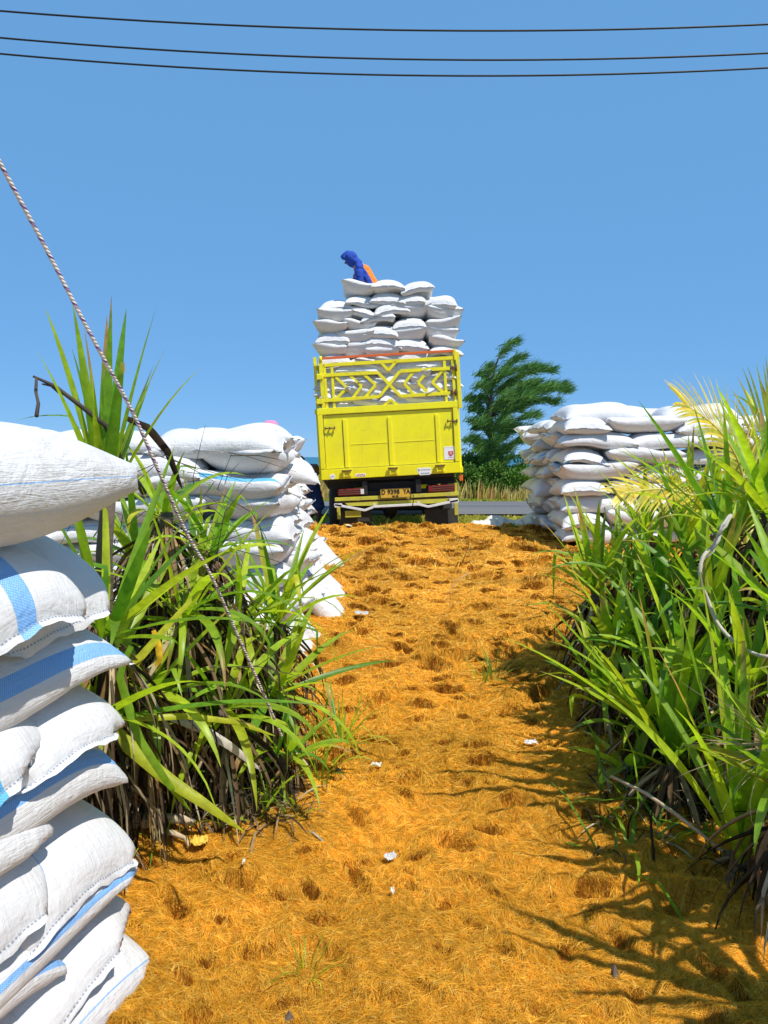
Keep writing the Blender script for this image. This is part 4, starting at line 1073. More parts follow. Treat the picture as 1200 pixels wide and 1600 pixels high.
# ------------------------------------------------------------------ pandanus thickets
def leaf_set(rng, n, center, axis, L, W, e_range, droop, kinkp, pal, seg=11, az0=None, azs=2*PI, inner=True, tipdry=.3, fold=.32, spread=.02):
    if az0 is None: az = np.arange(n)*2.39996+rng.uniform(0, 6); az = az+rng.normal(0, .2, n)
    else: az = az0+rng.uniform(-azs/2, azs/2, n)
    f = (np.arange(n)+.5)/n
    e = e_range[0]+(e_range[1]-e_range[0])*f**.8+rng.normal(0, .10, n)
    Ls = L*(.65+.45*np.sin(PI*np.clip(f*.8+.15, 0, 1)))*rng.uniform(.75, 1.15, n)
    Wd = W*rng.uniform(.7, 1.2, n)
    dr = droop*rng.uniform(.4, 1.7, n)*(0.35+f)
    kink = rng.rand(n) < kinkp*(.4+.9*f)
    ks = rng.randint(int(seg*.4), seg-2, n); kd = rng.uniform(.6, 2.0, n)
    yawd = rng.normal(0, .10, n)
    P = np.zeros((n, seg, 3)); S_ = np.zeros((n, seg, 3)); N_ = np.zeros((n, seg, 3))
    p = np.stack([np.cos(az)*spread, np.sin(az)*spread, rng.uniform(-.05, .03, n)], -1)
    ds = Ls/(seg-1)
    for i in range(seg):
        t = i/(seg-1)
        P[:, i] = p
        d = np.stack([np.cos(e)*np.cos(az), np.cos(e)*np.sin(az), np.sin(e)], -1)
        s = np.stack([-np.sin(az), np.cos(az), 0*az], -1)
        nn = np.cross(d, s)*-1
        S_[:, i] = s; N_[:, i] = -nn
        p = p+d*ds[:, None]
        e = e-dr*(.25+1.5*t)/(seg-1)*2.0*np.cos(np.clip(e, -1.3, 1.3))
        e = np.where(kink & (ks == i), e-kd, e); e = np.maximum(e, -1.5)
        az = az+yawd/(seg-1)
    tw = rng.normal(0, .35, n)[:, None, None]*np.linspace(0, 1, seg)[None, :, None]
    S2 = S_*np.cos(tw)+N_*np.sin(tw); N2 = N_*np.cos(tw)-S_*np.sin(tw)
    t = np.linspace(0, 1, seg)
    prof = np.clip(.60+1.4*t, 0, 1)*(1-t**2.2)**.9; prof[-1] = .03
    Wv = Wd[:, None]*prof[None]/2
    fo = fold*rng.uniform(.5, 1.6, n)[:, None]
    Lf = P-S2*Wv[..., None]+N2*(fo*Wv)[..., None]; Rt = P+S2*Wv[..., None]+N2*(fo*Wv)[..., None]
    V = np.stack([Lf, P, Rt], 2)
    if axis is not None:
        q = Vector((0, 0, 1)).rotation_difference(Vector(axis).normalized()).to_matrix()
        V = V @ np.array(q).T
    V = V+np.array(center)
    pal = np.array(pal); ci = rng.randint(0, len(pal), n)
    C = pal[ci][:, None]*rng.uniform(.8, 1.2, (n, 1, 1))*np.ones((n, seg, 1))
    dry = np.array((.42, .26, .10)); dp = (rng.rand(n) < tipdry)[:, None]*np.clip((t-rng.uniform(.6, .92, (n, 1)))*6, 0, 1)
    C = C*(1-dp[..., None])+dry*dp[..., None]
    C = np.repeat(C[:, :, None], 3, 2)
    base = (np.arange(n)*seg*3)[:, None, None]+(np.arange(seg-1)*3)[None, :, None]+np.arange(2)[None, None]
    Fq = np.stack([base, base+1, base+4, base+3], -1).reshape(-1, 4)
    return V.reshape(-1, 3), Fq, C.reshape(-1, 3)
def merge(sets):
    V = []; Fq = []; C = []; o = 0
    for v, f, c in sets:
        V.append(v); Fq.append(f+o); C.append(c); o += len(v)
    return np.concatenate(V), np.concatenate(Fq), np.concatenate(C)
GR = [(.36, .50, .025), (.27, .43, .022), (.18, .34, .022), (.12, .27, .02), (.44, .54, .03), (.22, .39, .025), (.33, .47, .025)]
YG = [(.42, .50, .03), (.50, .50, .035), (.35, .46, .03)]
DB = [(.32, .22, .12), (.20, .13, .07), (.42, .33, .20), (.12, .075, .04), (.26, .15, .06), (.07, .045, .03)]
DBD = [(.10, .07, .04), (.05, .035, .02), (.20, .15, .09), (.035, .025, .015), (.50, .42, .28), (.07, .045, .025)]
def gravity_leaf_color(): pass
def pandanus(name, c, lean, n, L, W, lab, group, seed, dead=40, deadL=.55, e0=1.45, e1=.15, droop=.8, kink=.28, yel=.08, cat='pandanus plant'):
    rng = np.random.RandomState(seed)
    c = Vector(c); gz = hz(c.x, c.y)
    lean = Vector(lean)
    foot = Vector((c.x-lean.x*.5, c.y-lean.y*.5, gz-.02))
    root = empty(name, foot, (0, 0, 0), lab, cat, group)
    cl = c-foot
    ax = Vector((lean.x, lean.y, 1)).normalized()
    pal = GR*3+(YG if rng.rand() < yel*6 else GR[:2])
    v = [leaf_set(rng, n, cl, ax, L, W, (e0, e1), droop, kink, pal)]
    V, Fq, C = merge(v)
    link_mesh('foliage', np_mesh('foliage', V, Fq, True, C), M_LEAF, root)
    if dead:
        dl = min(deadL*.62, max(.15, cl.z+.05))
        s1 = leaf_set(rng, dead, cl+Vector((0, 0, -.06)), ax, dl*1.25, W*.42, (-.5, -1.3), 1.8, .5, DB, seg=9, tipdry=.1, fold=.9, spread=.04)
        sets_ = [s1]
        if cl.z > .35:
            for q in range(int(cl.z/.16)):
                cc = Vector((cl.x, cl.y, cl.z))*(1-(q+1)/(cl.z/.16+1.0))
                sets_.append(leaf_set(rng, 22, cc, None, .40, W*.30, (-.2, -1.4), 1.4, .5, DBD, seg=8, tipdry=0, fold=1.0, spread=.045))
        V, Fq, C = merge(sets_)
        link_mesh('dead_leaves', np_mesh('dead_leaves', V, Fq, True, C), M_DEAD, root)
    st = MB(); k = 6
    st.tube([cl*(i/k)+Vector((.02*math.sin(i*1.7+seed), .02*math.cos(i*2.1+seed), 0)) for i in range(k+1)], [.045-.003*i for i in range(k+1)], 10)
    st.build('stem', M_BARK, root)
    return root
LG_ = 'pandanus plants of the left thicket'; RG_ = 'pandanus plants of the right thicket'
LP = [  # px, py, depth, lean, n, L, label, options
 (165, 765, 2.75, (.04, .0), 18, .60, 'tall upright pandanus crown rising behind the topmost foreground sack', dict(e0=1.5, e1=1.05, droop=.2, kink=.25, dead=0)),
 (255, 800, 3.1, (.05, .0), 12, .42, 'left thicket pandanus with a bent leaf over the brown dead frond', dict(e0=1.4, e1=.35, kink=.55)),
 (330, 860, 3.2, (.15, -.05), 13, .44, 'pandanus crown in front of the left pile, long leaves reaching right', dict(e0=1.4, e1=.35, kink=.3, droop=.5)),
 (170, 985, 2.55, (.25, -.05), 18, .66, 'pandanus behind the third foreground sack, blades reaching up and right', dict(e0=1.35, e1=.4, droop=.4)),
 (135, 1120, 2.5, (.5, -.1), 14, .75, 'pandanus low behind the foreground stack with long arching yellow-green leaves', dict(e0=1.2, e1=.25, droop=.6, yel=.2)),
 (285, 960, 2.95, (.2, -.1), 22, .60, 'pandanus in the heart of the left thicket, with folded hanging blades', dict(e0=1.2, e1=-.1, kink=.55)),
 (370, 975, 3.25, (.2, 0), 20, .56, 'pandanus beside the left pile corner, drooping toward the path', dict(e0=1.2, e1=0, kink=.5)),
 (435, 965, 3.7, (.05, 0), 24, .58, 'fan-shaped pandanus crown against the white foot of the left pile', dict(e0=1.4, e1=.2, droop=.4, kink=.15)),
 (425, 1080, 3.35, (.25, -.1), 22, .60, 'pandanus at the path edge with long leaves spread flat', dict(e0=1.2, e1=-.2, droop=.6)),
 (350, 1110, 3.0, (.1, -.2), 20, .50, 'dark pandanus low in the left thicket above dry leaf litter', dict(e0=1.2, e1=-.3, kink=.5, dead=50)),
 (230, 1080, 2.75, (.05, -.2), 16, .50, 'pandanus half buried in dead leaves behind the fifth foreground sack', dict(e0=1.2, e1=-.2, kink=.5, dead=50)),
 (450, 1180, 3.2, (.2, -.1), 12, .36, 'short drying pandanus at the thicket foot beside the path', dict(e0=1.2, e1=0, dead=50)),
 (310, 905, 3.6, (0, 0), 18, .5, 'rear pandanus of the left thicket, half hidden by dry tangled stems', dict(dead=50)),
 (215, 880, 3.2, (0, 0), 16, .5, 'rear pandanus behind the dry tangle near the plump sack', dict(dead=50)),
 (400, 1040, 3.9, (0, 0), 16, .45, 'rear pandanus squeezed between the left pile and the thicket', dict(dead=40)),
]
for i, (px, py, Y, lean, n, L, lab, kw) in enumerate(LP):
    pandanus('pandanus_plant', at(px, py, Y), lean, int(n*1.0), L, .046, lab, LG_, 500+i, **kw)
RP = [
 (930, 925, 4.4, (-.08, 0), 26, .58, 'upright pandanus crown at the left tip of the right thicket', dict(e0=1.5, e1=.5, droop=.4)),
 (945, 1090, 3.7, (-.1, -.1), 20, .42, 'pandanus leaning over the path, its leaves bending onto the coir', dict(e0=1.5, e1=.5)),
 (965, 905, 4.6, (0, 0), 22, .60, 'pandanus in front of the striped sack of the right pile', dict(e0=1.5, e1=.5)),
 (1050, 1175, 3.0, (.0, -.05), 30, .80, 'large pandanus with long upright blades and a grey skirt of dead leaves', dict(e0=1.5, e1=.5, droop=.45, dead=70, deadL=.6)),
 (1160, 1330, 2.55, (-.02, -.1), 26, .92, 'tall near pandanus with stiff blades rising from the lower right ground', dict(e0=1.52, e1=1.0, droop=.3, dead=30, kink=.12)),
 (1005, 1130, 3.3, (-.08, -.1), 24, .46, 'pandanus with many arching leaves above the shaded coir edge', dict(e0=1.4, e1=.5)),
 (960, 1010, 3.9, (-.1, 0), 24, .50, 'pandanus behind the one that leans over the path', dict(e0=1.4, e1=.5)),
 (1030, 930, 4.1, (0, 0), 26, .66, 'pandanus below the yellow palm leaflets', dict(e0=1.5, e1=.5)),
 (1075, 850, 4.4, (0, 0), 26, .72, 'pandanus crossing the lower yellow palm frond', dict(e0=1.5, e1=.5)),
 (1140, 840, 3.7, (0, 0), 26, .70, 'tall pandanus rising over the palm frond near the right edge', dict(e0=1.5, e1=.5, droop=.4)),
 (1205, 800, 3.5, (-.1, 0), 26, .68, 'high pandanus crown cut by the right frame edge', dict(e0=1.5, e1=.5, droop=.4)),
 (1110, 960, 3.5, (0, -.1), 28, .66, 'dense pandanus behind the pale dry vine', dict(e0=1.4, e1=.5)),
 (1170, 1080, 2.9, (-.08, -.1), 24, .56, 'pandanus under the pale dry vine near the right edge', dict(e0=1.4, e1=.5)),
 (1070, 1060, 3.35, (-.1, -.1), 26, .62, 'mid-height pandanus at the middle of the right thicket', dict(e0=1.3, e1=.5)),
 (1010, 1010, 3.9, (-.1, -.1), 26, .58, 'pandanus with yellow folded leaves left of the thicket middle', dict(e0=1.3, e1=.5, yel=.3)),
 (1240, 960, 2.9, (-.15, 0), 20, .60, 'pandanus reaching in from beyond the right edge', dict(e0=1.4, e1=.5)),
 (1245, 1230, 2.3, (-.15, -.1), 20, .52, 'lowest pandanus reaching in at the right edge', dict(e0=1.3, e1=.5)),
 (1090, 1220, 3.1, (0, -.1), 18, .45, 'dark pandanus deep under the large one with the grey skirt', dict(e0=1.3, e1=.5, dead=60)),
 (985, 1200, 3.2, (-.1, -.2), 14, .32, 'low pandanus with hanging cut leaves over shaded coir', dict(e0=1.1, e1=-.5, dead=30, kink=.6)),
 (1140, 800, 5.0, (0, 0), 22, .65, 'rear pandanus behind the palm at the right', dict(e0=1.5, e1=.5)),
 (1010, 830, 5.4, (0, 0), 20, .55, 'rear pandanus in front of the right pile', dict(e0=1.5, e1=.5)),
 (1225, 730, 5.0, (0, 0), 22, .75, 'rear pandanus with needle tips against the sky at the right edge', dict(e0=1.5, e1=.4)),
]
for i, (px, py, Y, lean, n, L, lab, kw) in enumerate(RP):
    kw['droop'] = min(kw.get('droop', .45), .45)
    pandanus('pandanus_plant', at(px, py, Y), lean, int(n*.85), L, .052, lab, RG_, 700+i, **kw)
# plants just outside the frame whose leaves throw the shadow across the lower right coir
for i, (x, y, z, L) in enumerate([(1.42, 1.62, .85, .72), (1.62, 1.95, .95, .72), (1.80, 1.35, 1.0, .80)]):
    pandanus('pandanus_plant', (x, y, z), (-.15, 0), 24, L, .05, ['pandanus standing just beyond the right edge, shading the coir', 'nearest pandanus beyond the right edge', 'pandanus behind the two beyond the right edge'][i], RG_, 900+i, e0=1.5, e1=.55, droop=.4, dead=20)

# single striking leaves: broken blade lying from the stack to the coir
def blade(name, pts, w_, lab, col, mat=M_LEAF, cat='leaf', k=14, fold=.5, parent=None):
    pts = [Vector(p) for p in pts]
    n = len(pts)
    cum = [0]
    for a, b in zip(pts[:-1], pts[1:]): cum.append(cum[-1]+(b-a).length)
    out = []
    for i in range(k):
        d = cum[-1]*i/(k-1); j = 0
        while j < n-2 and cum[j+1] < d: j += 1
        f_ = (d-cum[j])/max(cum[j+1]-cum[j], 1e-6); out.append(pts[j].lerp(pts[j+1], f_))
    vs = []; fs = []
    for i, p in enumerate(out):
        a = out[max(i-1, 0)]; b = out[min(i+1, k-1)]; t = (b-a).normalized()
        view = (p-Vector((0.2, 0, 2.2))).normalized()
        s_ = t.cross(view).normalized(); nn = s_.cross(t)
        tt = i/(k-1); ww = w_*min(1, .55+1.6*tt)*(1-tt**3)**.7/2+.001
        vs += [p-s_*ww+nn*ww*fold*(1), p, p+s_*ww+nn*ww*fold]
        if i: 
            o = (i-1)*3; fs += [(o, o+1, o+4, o+3), (o+1, o+2, o+5, o+4)]
    C = np.repeat(np.array(col)[None], len(vs), 0)*np.random.RandomState(len(pts)).uniform(.9, 1.1, (len(vs), 1))
    o = link_mesh(name, np_mesh(name, np.array([tuple(v) for v in vs]), np.array(fs), True, C), mat, parent)
    if not parent: tag(o, lab, cat)
    return o
blade('broken_leaf', [at(120, 1050, 2.45), at(185, 1150, 2.5), at(260, 1215, 2.5), at(330, 1262, 2.5), at(382, 1300, 2.55)], .05, 'long yellow-green broken leaf hanging down onto the coir', (.46, .52, .03))
blade('hanging_leaf', [at(205, 1010, 2.4), at(185, 1050, 2.4), at(215, 1150, 2.42), at(260, 1220, 2.45), at(300, 1270, 2.6)], .028, 'narrow green leaf folded down beside the fifth foreground sack', (.24, .42, .03))
blade('arching_leaf', [at(190, 1125, 2.5), at(290, 1118, 2.6), at(370, 1128, 2.7), at(430, 1150, 2.8)], .022, 'thin yellow leaf arching across the dark foot of the left thicket', (.50, .52, .03))
blade('grey_dead_leaf', [at(250, 1115, 2.75), at(310, 1135, 2.75), at(360, 1165, 2.8), at(410, 1205, 2.9)], .035, 'pale grey dead leaf sloping through the left thicket foot', (.55, .50, .44), M_DEAD)
blade('brown_dead_frond', [at(195, 652, 2.8), at(232, 668, 2.85), at(262, 705, 2.9), at(285, 765, 3.0)], .03, 'dark brown curled dead frond standing above the left thicket', (.045, .028, .02), M_DEAD)
blade('yellow_leaf', [at(240, 985, 2.8), at(248, 1010, 2.8), at(250, 1030, 2.8), at(236, 1052, 2.8)], .025, 'small curled orange-yellow leaf hanging in the left thicket', (.70, .42, .03), M_DEAD)
# grey vine through the right thicket and dry fan
def smooth_path(pts, k=6):
    out = []
    for i in range(len(pts)-1):
        p0 = pts[max(i-1, 0)]; p1 = pts[i]; p2 = pts[i+1]; p3 = pts[min(i+2, len(pts)-1)]
        for q in range(k):
            f = q/k; out.append(.5*((2*p1)+(p2-p0)*f+(2*p0-5*p1+4*p2-p3)*f*f+(3*p1-p0-3*p2+p3)*f**3))
    return out+[pts[-1]]
vp = smooth_path([at(1142, 805, 3.0), at(1128, 825, 2.95), at(1118, 850, 2.95), at(1100, 868, 2.92), at(1094, 890, 2.9), at(1096, 912, 2.9), at(1105, 935, 2.9), at(1122, 975, 2.85), at(1150, 1005, 2.8), at(1175, 1020, 2.78), at(1200, 1026, 2.7), at(1260, 1030, 2.7)])
v_ = MB(); v_.tube(vp, [.0045+.004*abs(math.sin(i*.9))*math.exp(-i/22)+.0025 for i in range(len(vp))], 10)
for a_, b2 in [((1128, 825), (1112, 862)), ((1142, 806), (1120, 838)), ((1118, 850), (1104, 872))]:
    v_.tube([at(*a_, 2.93), at((a_[0]+b2[0])/2+3, (a_[1]+b2[1])/2, 2.91), at(*b2, 2.9)], [.004, .007, .003], 6)
tag(v_.build('dry_vine', M_PALEVINE), 'pale dry twisted vine curving through the right thicket', 'vine')
for a, b, Y, w2 in [((1140, 805), (1110, 870), 2.9, .03), ((1150, 800), (1100, 850), 2.95, .02)]:
    blade('dry_shred', [at(*a, Y), at(*b, Y)], w2, '', (.5, .42, .34), M_DEAD, parent=None) if False else None
rng = np.random.RandomState(77)
f_ = leaf_set(rng, 46, at(1215, 1165, 2.35), (-1, -.2, .15), .30, .005, (1.5, .3), .8, 0, [(.60, .48, .30), (.45, .33, .2)], seg=7, tipdry=0, fold=.1)
tag(link_mesh('dry_flower_spray', np_mesh('spray', f_[0], f_[1], True, f_[2]), M_DEAD), 'tan spray of dry threads reaching in at the right edge', 'dry plant')
# dark twig and dry stalks at the upper left
t_ = MB(); t_.tube([at(52, 588, 2.6), at(85, 603, 2.6), at(118, 628, 2.65), at(165, 665, 2.7), at(190, 720, 2.8), at(225, 770, 3.0)], [.004, .007, .008, .009, .010, .012], 8)
t_.tube([at(66, 600, 2.6), at(80, 603, 2.6), at(92, 614, 2.62), at(104, 618, 2.64)], [.003, .004, .004, .003], 6)
t_.tube([at(57, 590, 2.6), at(56, 612, 2.58), at(60, 630, 2.55), at(57, 650, 2.5)], [.005, .006, .006, .007], 6)
tag(t_.build('bare_twig', M_TWIG), 'bare dark forked twig above the topmost foreground sack', 'twig')
# fine tangle of dry stems in the left thicket
rng = np.random.RandomState(9); t_ = MB()
for i in range(90):
    p0 = at(rng.uniform(150, 380), rng.uniform(700, 900) if i < 40 else rng.uniform(880, 1180), rng.uniform(2.8, 3.4))
    d = Vector((rng.normal(.1, .6), rng.normal(0, .3), rng.normal(-.1 if i < 60 else .3, .5))).normalized()*rng.uniform(.15, .45)
    b_ = Vector((rng.normal(), rng.normal(), rng.normal()))*.05
    t_.tube([p0, p0+d*.35+b_, p0+d*.7+b_*.6, p0+d], [.0022, .002, .0016, .0008], 4, caps=False)
tag(t_.build('dry_stems', M_TWIG), kind='stuff')

# litter, dry grass and dark undergrowth beneath the thickets
def litter(name, pts_fn, n, L, W, pal, mat, up=.5, kind='stuff', seg=5):
    rng = np.random.RandomState(len(name)*7+n)
    xy = pts_fn(rng, n); n = len(xy)
    az = rng.uniform(0, 2*PI, n); e = np.abs(rng.normal(up, .45, n)); Ls = L*rng.uniform(.4, 1.3, n)
    P = np.zeros((n, seg, 3)); S_ = np.zeros((n, seg, 3))
    p = np.stack([xy[:, 0], xy[:, 1], np.maximum(H(xy[:, 0], xy[:, 1]), 0)+.0+rng.uniform(0, .03, n)], -1)
    if xy.shape[1] > 2: p[:, 2] = xy[:, 2]
    for i in range(seg):
        P[:, i] = p; S_[:, i] = np.stack([-np.sin(az), np.cos(az), 0*az], -1)
        p = p+np.stack([np.cos(e)*np.cos(az), np.cos(e)*np.sin(az), np.sin(e)], -1)*(Ls/(seg-1))[:, None]
        e = e-rng.uniform(.1, .5, n); az = az+rng.normal(0, .15, n)
    Wd = (W*rng.uniform(.5, 1.3, n))[:, None]*np.array([.8]+[1]*(seg-2)+[.1])[None]
    C = np.array(pal)[rng.randint(0, len(pal), n)]*rng.uniform(.7, 1.2, (n, 1))
    o = ribbons(P, Wd, S_, C, name, mat); tag(o, kind=kind); return o
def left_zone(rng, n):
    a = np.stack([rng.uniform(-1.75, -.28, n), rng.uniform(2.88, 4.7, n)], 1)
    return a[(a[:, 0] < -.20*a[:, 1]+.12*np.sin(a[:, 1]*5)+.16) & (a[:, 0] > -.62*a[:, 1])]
def right_zone(rng, n):
    a = np.stack([rng.uniform(.8, 3.4, n), rng.uniform(2.6, 7.5, n)], 1)
    return a[(a[:, 0] > .275*a[:, 1]+.10+.07*np.sin(a[:, 1]*6)) & (a[:, 0] < .75*a[:, 1])]
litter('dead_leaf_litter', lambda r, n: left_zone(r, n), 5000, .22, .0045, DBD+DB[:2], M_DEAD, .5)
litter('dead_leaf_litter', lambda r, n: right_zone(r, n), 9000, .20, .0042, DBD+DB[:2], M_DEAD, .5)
litter('undergrowth_grass', lambda r, n: left_zone(r, n), 1100, .30, .006, GR, M_LEAF, 1.1)
litter('undergrowth_grass', lambda r, n: right_zone(r, n), 2200, .34, .007, GR[1:4], M_LEAF, 1.1)
# small grass tufts growing through the coir
def tuft(px, py, Y, n, L, W, lab, pal=GR, e0=1.5, e1=.4, seed=0, droop=.8, cat='grass tuft', name='grass_tuft'):
    c = at(px, py, Y); c.z = float(coir_h(c.x, c.y))-.01
    rng = np.random.RandomState(seed+int(px))
    s = leaf_set(rng, n, (0, 0, 0), None, L, W, (e0, e1), droop, .1, pal, seg=8, spread=.025)
    o = link_mesh(name, np_mesh(name, *s[:2], True, s[2]), M_LEAF); o.location = c
    tag(o, lab, cat, 'grass tufts growing through the coir'); return o
tuft(533, 1145, 3.65, 26, .34, .014, 'bright green young tuft at the path edge beside the left thicket', pal=GR+YG)
tuft(500, 1170, 3.4, 20, .26, .012, 'smaller green tuft left of the bright one at the path edge', pal=GR+YG)
tuft(478, 1500, 2.12, 16, .13, .005, 'thin grass tuft alone on the near coir')
tuft(450, 1520, 2.08, 9, .09, .004, 'tiny sprig beside the thin grass tuft on the near coir')
tuft(770, 1040, 4.6, 22, .26, .010, 'green and straw tuft standing right of the path centre', pal=GR[2:4]+[(.45, .38, .15)])
tuft(755, 1052, 4.5, 12, .18, .009, 'low dark tuft left of the green and straw one', pal=GR[2:4])
tuft(600, 832, 9.7, 16, .22, .010, 'faint straw tuft on the coir crest behind the truck', pal=[(.45, .42, .12), (.3, .35, .06)])
tuft(805, 818, 10.3, 16, .18, .014, 'green sprig on the shaded coir by the right pile', pal=GR[2:4])
tuft(250, 1235, 2.75, 16, .22, .010, 'small grass clump behind the root on the left', pal=GR)
print('pandanus', time.time()-T0)

# ------------------------------------------------------------------ young coconut palm in the right thicket
def frond(rng, pts, L0, nl, pal, wl=.016, up=Vector((0, 0, 1)), droopl=.25):
    pts = [Vector(p) for p in pts]; sets_P = []; sets_S = []; sets_W = []; C = []
    m_ = 24; path = []
    for i in range(m_):
        t = i/(m_-1)*(len(pts)-1); j = min(int(t), len(pts)-2); f = t-j
        p0 = pts[max(j-1, 0)]; p1 = pts[j]; p2 = pts[j+1]; p3 = pts[min(j+2, len(pts)-1)]
        path.append(.5*((2*p1)+(p2-p0)*f+(2*p0-5*p1+4*p2-p3)*f*f+(3*p1-p0-3*p2+p3)*f**3))
    for i in range(nl):
        for s in (-1, 1):
            t = .12+.88*i/(nl-1)+rng.uniform(-.008, .008); t = min(t, 1); q = t*(m_-1); j = min(int(q), m_-2)
            p = path[j].lerp(path[j+1], q-j); T_ = (path[j+1]-path[j]).normalized()
            side = T_.cross(up).normalized()*s
            d = (side*(1.0-.35*t)+T_*(.55+.7*t)+up*.12).normalized()
            L = L0*(math.sin(PI*min(.15+t*.8, 1))**.6)*rng.uniform(.85, 1.1)
            P = []; Sd = []; 
            nrm = d.cross(up).normalized() if abs(d.dot(up)) < .95 else side
            wv = d.cross(side.cross(T_)).normalized()
            for k in range(6):
                P.append(tuple(p)); Sd.append(tuple(wv)); p = p+d*(L/5); d = (d+Vector((0, 0, -droopl/5*(1+k*.5)))).normalized()
            sets_P.append(P); sets_S.append(Sd); sets_W.append([wl*.35, wl*.5, wl*.5, wl*.42, wl*.28, wl*.04])
            C.append(np.array(pal[rng.randint(len(pal))])*rng.uniform(.85, 1.15))
    return np.array(sets_P), np.array(sets_W), np.array(sets_S), np.array(C), path
pb = at(1165, 860, 4.6); pg = Vector((pb.x, pb.y, hz(pb.x, pb.y)))
palm = empty('young_coconut_palm', pg, (0, 0, 0), 'young coconut palm with a bright yellow frond in the right thicket', 'palm')
YP = [(.72, .55, .04), (.62, .52, .05), (.78, .62, .10), (.50, .48, .05)]
GP = [(.30, .36, .04), (.45, .42, .04), (.55, .48, .05)]
rng = np.random.RandomState(31)
for pts_, L0, nl, pal in [([(1165, 860, 4.6), (1160, 745, 4.5), (1125, 675, 4.4), (1070, 632, 4.3)], .42, 34, YP),
                         ([(1165, 860, 4.6), (1110, 790, 4.4), (1040, 765, 4.3), (968, 772, 4.2)], .32, 30, YP),
                         ([(1165, 860, 4.6), (1180, 720, 4.6), (1215, 650, 4.6), (1260, 620, 4.6)], .42, 30, GP),
                         ([(1165, 860, 4.6), (1190, 790, 4.8), (1240, 760, 5.0), (1300, 780, 5.2)], .40, 26, GP)]:
    W3 = [at(*q)-pg for q in pts_]
    P, Wd, Sd, Cc, path = frond(rng, W3, L0, nl, pal, up=Vector((.1, -.75, .65)).normalized())
    fr_ = ribbons(P, Wd, Sd, Cc, 'frond', M_LEAF, palm)
    m_ = MB(); m_.tube(path, list(np.linspace(.014, .004, len(path))), 8)
    m_.build('midrib', paint('palm_midrib', (.55, .48, .10), rough=.5), fr_)
MB().tube([Vector((0, 0, -.05)), (pb-pg)*.5, pb-pg], [.06, .05, .03], 10).build('trunk', M_BARK, palm)
# ------------------------------------------------------------------ roadside growth, trees
def blades(name, n, x0, x1, y0, y1, h0, h1, w_, pal, seed, mat=M_GRASS, lean=.25, keep=None, zf=None):
    rng = np.random.RandomState(seed)
    x = rng.uniform(x0, x1, n); y = rng.uniform(y0, y1, n)
    k_ = np.abs(x) < .75*y+2
    if keep is not None: k_ &= keep(x, y)
    x = x[k_]; y = y[k_]; n = len(x); seg = 4
    h = rng.uniform(h0, h1, n)*(.6+.8*vnoise(x*.8, y*.8, seed))
    az = rng.normal(.2, 1.2, n); ln = np.abs(rng.normal(0, lean, n))
    t = np.linspace(0, 1, seg)
    P = np.stack([x[:, None]+(np.cos(az)*ln*h)[:, None]*t**1.7, y[:, None]+(np.sin(az)*ln*h)[:, None]*t**1.7, H(x, y)[:, None]-.03+h[:, None]*t*np.ones((n, 1))], -1)
    a2 = rng.uniform(-.6, .6, n)
    S_ = np.repeat(np.stack([np.cos(a2), np.sin(a2), 0*a2], -1)[:, None], seg, 1)
    Wd = (w_*rng.uniform(.5, 1.4, n))[:, None]*np.array([.8, 1, .8, .15])[None]
    pal = np.array(pal); nn = vnoise(x*.6, y*.9, seed+3)
    ci = np.clip((nn*len(pal)+rng.normal(0, .9, n)), 0, len(pal)-1).astype(int)
    C = pal[ci]*rng.uniform(.75, 1.25, (n, 1))
    o = ribbons(P, Wd, S_, C, name, mat); tag(o, kind='stuff'); return o
GOLD = [(.42, .26, .09), (.50, .36, .10), (.55, .44, .14), (.38, .36, .07), (.48, .28, .10), (.60, .50, .20)]
blades('dry_meadow_grass', 46000, -18, 22, 20.7, 29, .34, .62, .016, GOLD, 3)
blades('roadside_weeds', 12000, -14, 16, 20.35, 20.9, .05, .13, .02, [(.30, .38, .03), (.22, .32, .03), (.42, .42, .05)], 4, lean=.6)
blades('verge_grass', 30000, -9, 9, 12.2, 15.7, .02, .07, .014, [(.36, .34, .05), (.42, .38, .07), (.28, .32, .04), (.50, .42, .12)], 5, lean=.7, keep=lambda x, y: (np.abs(x) < 6.5))

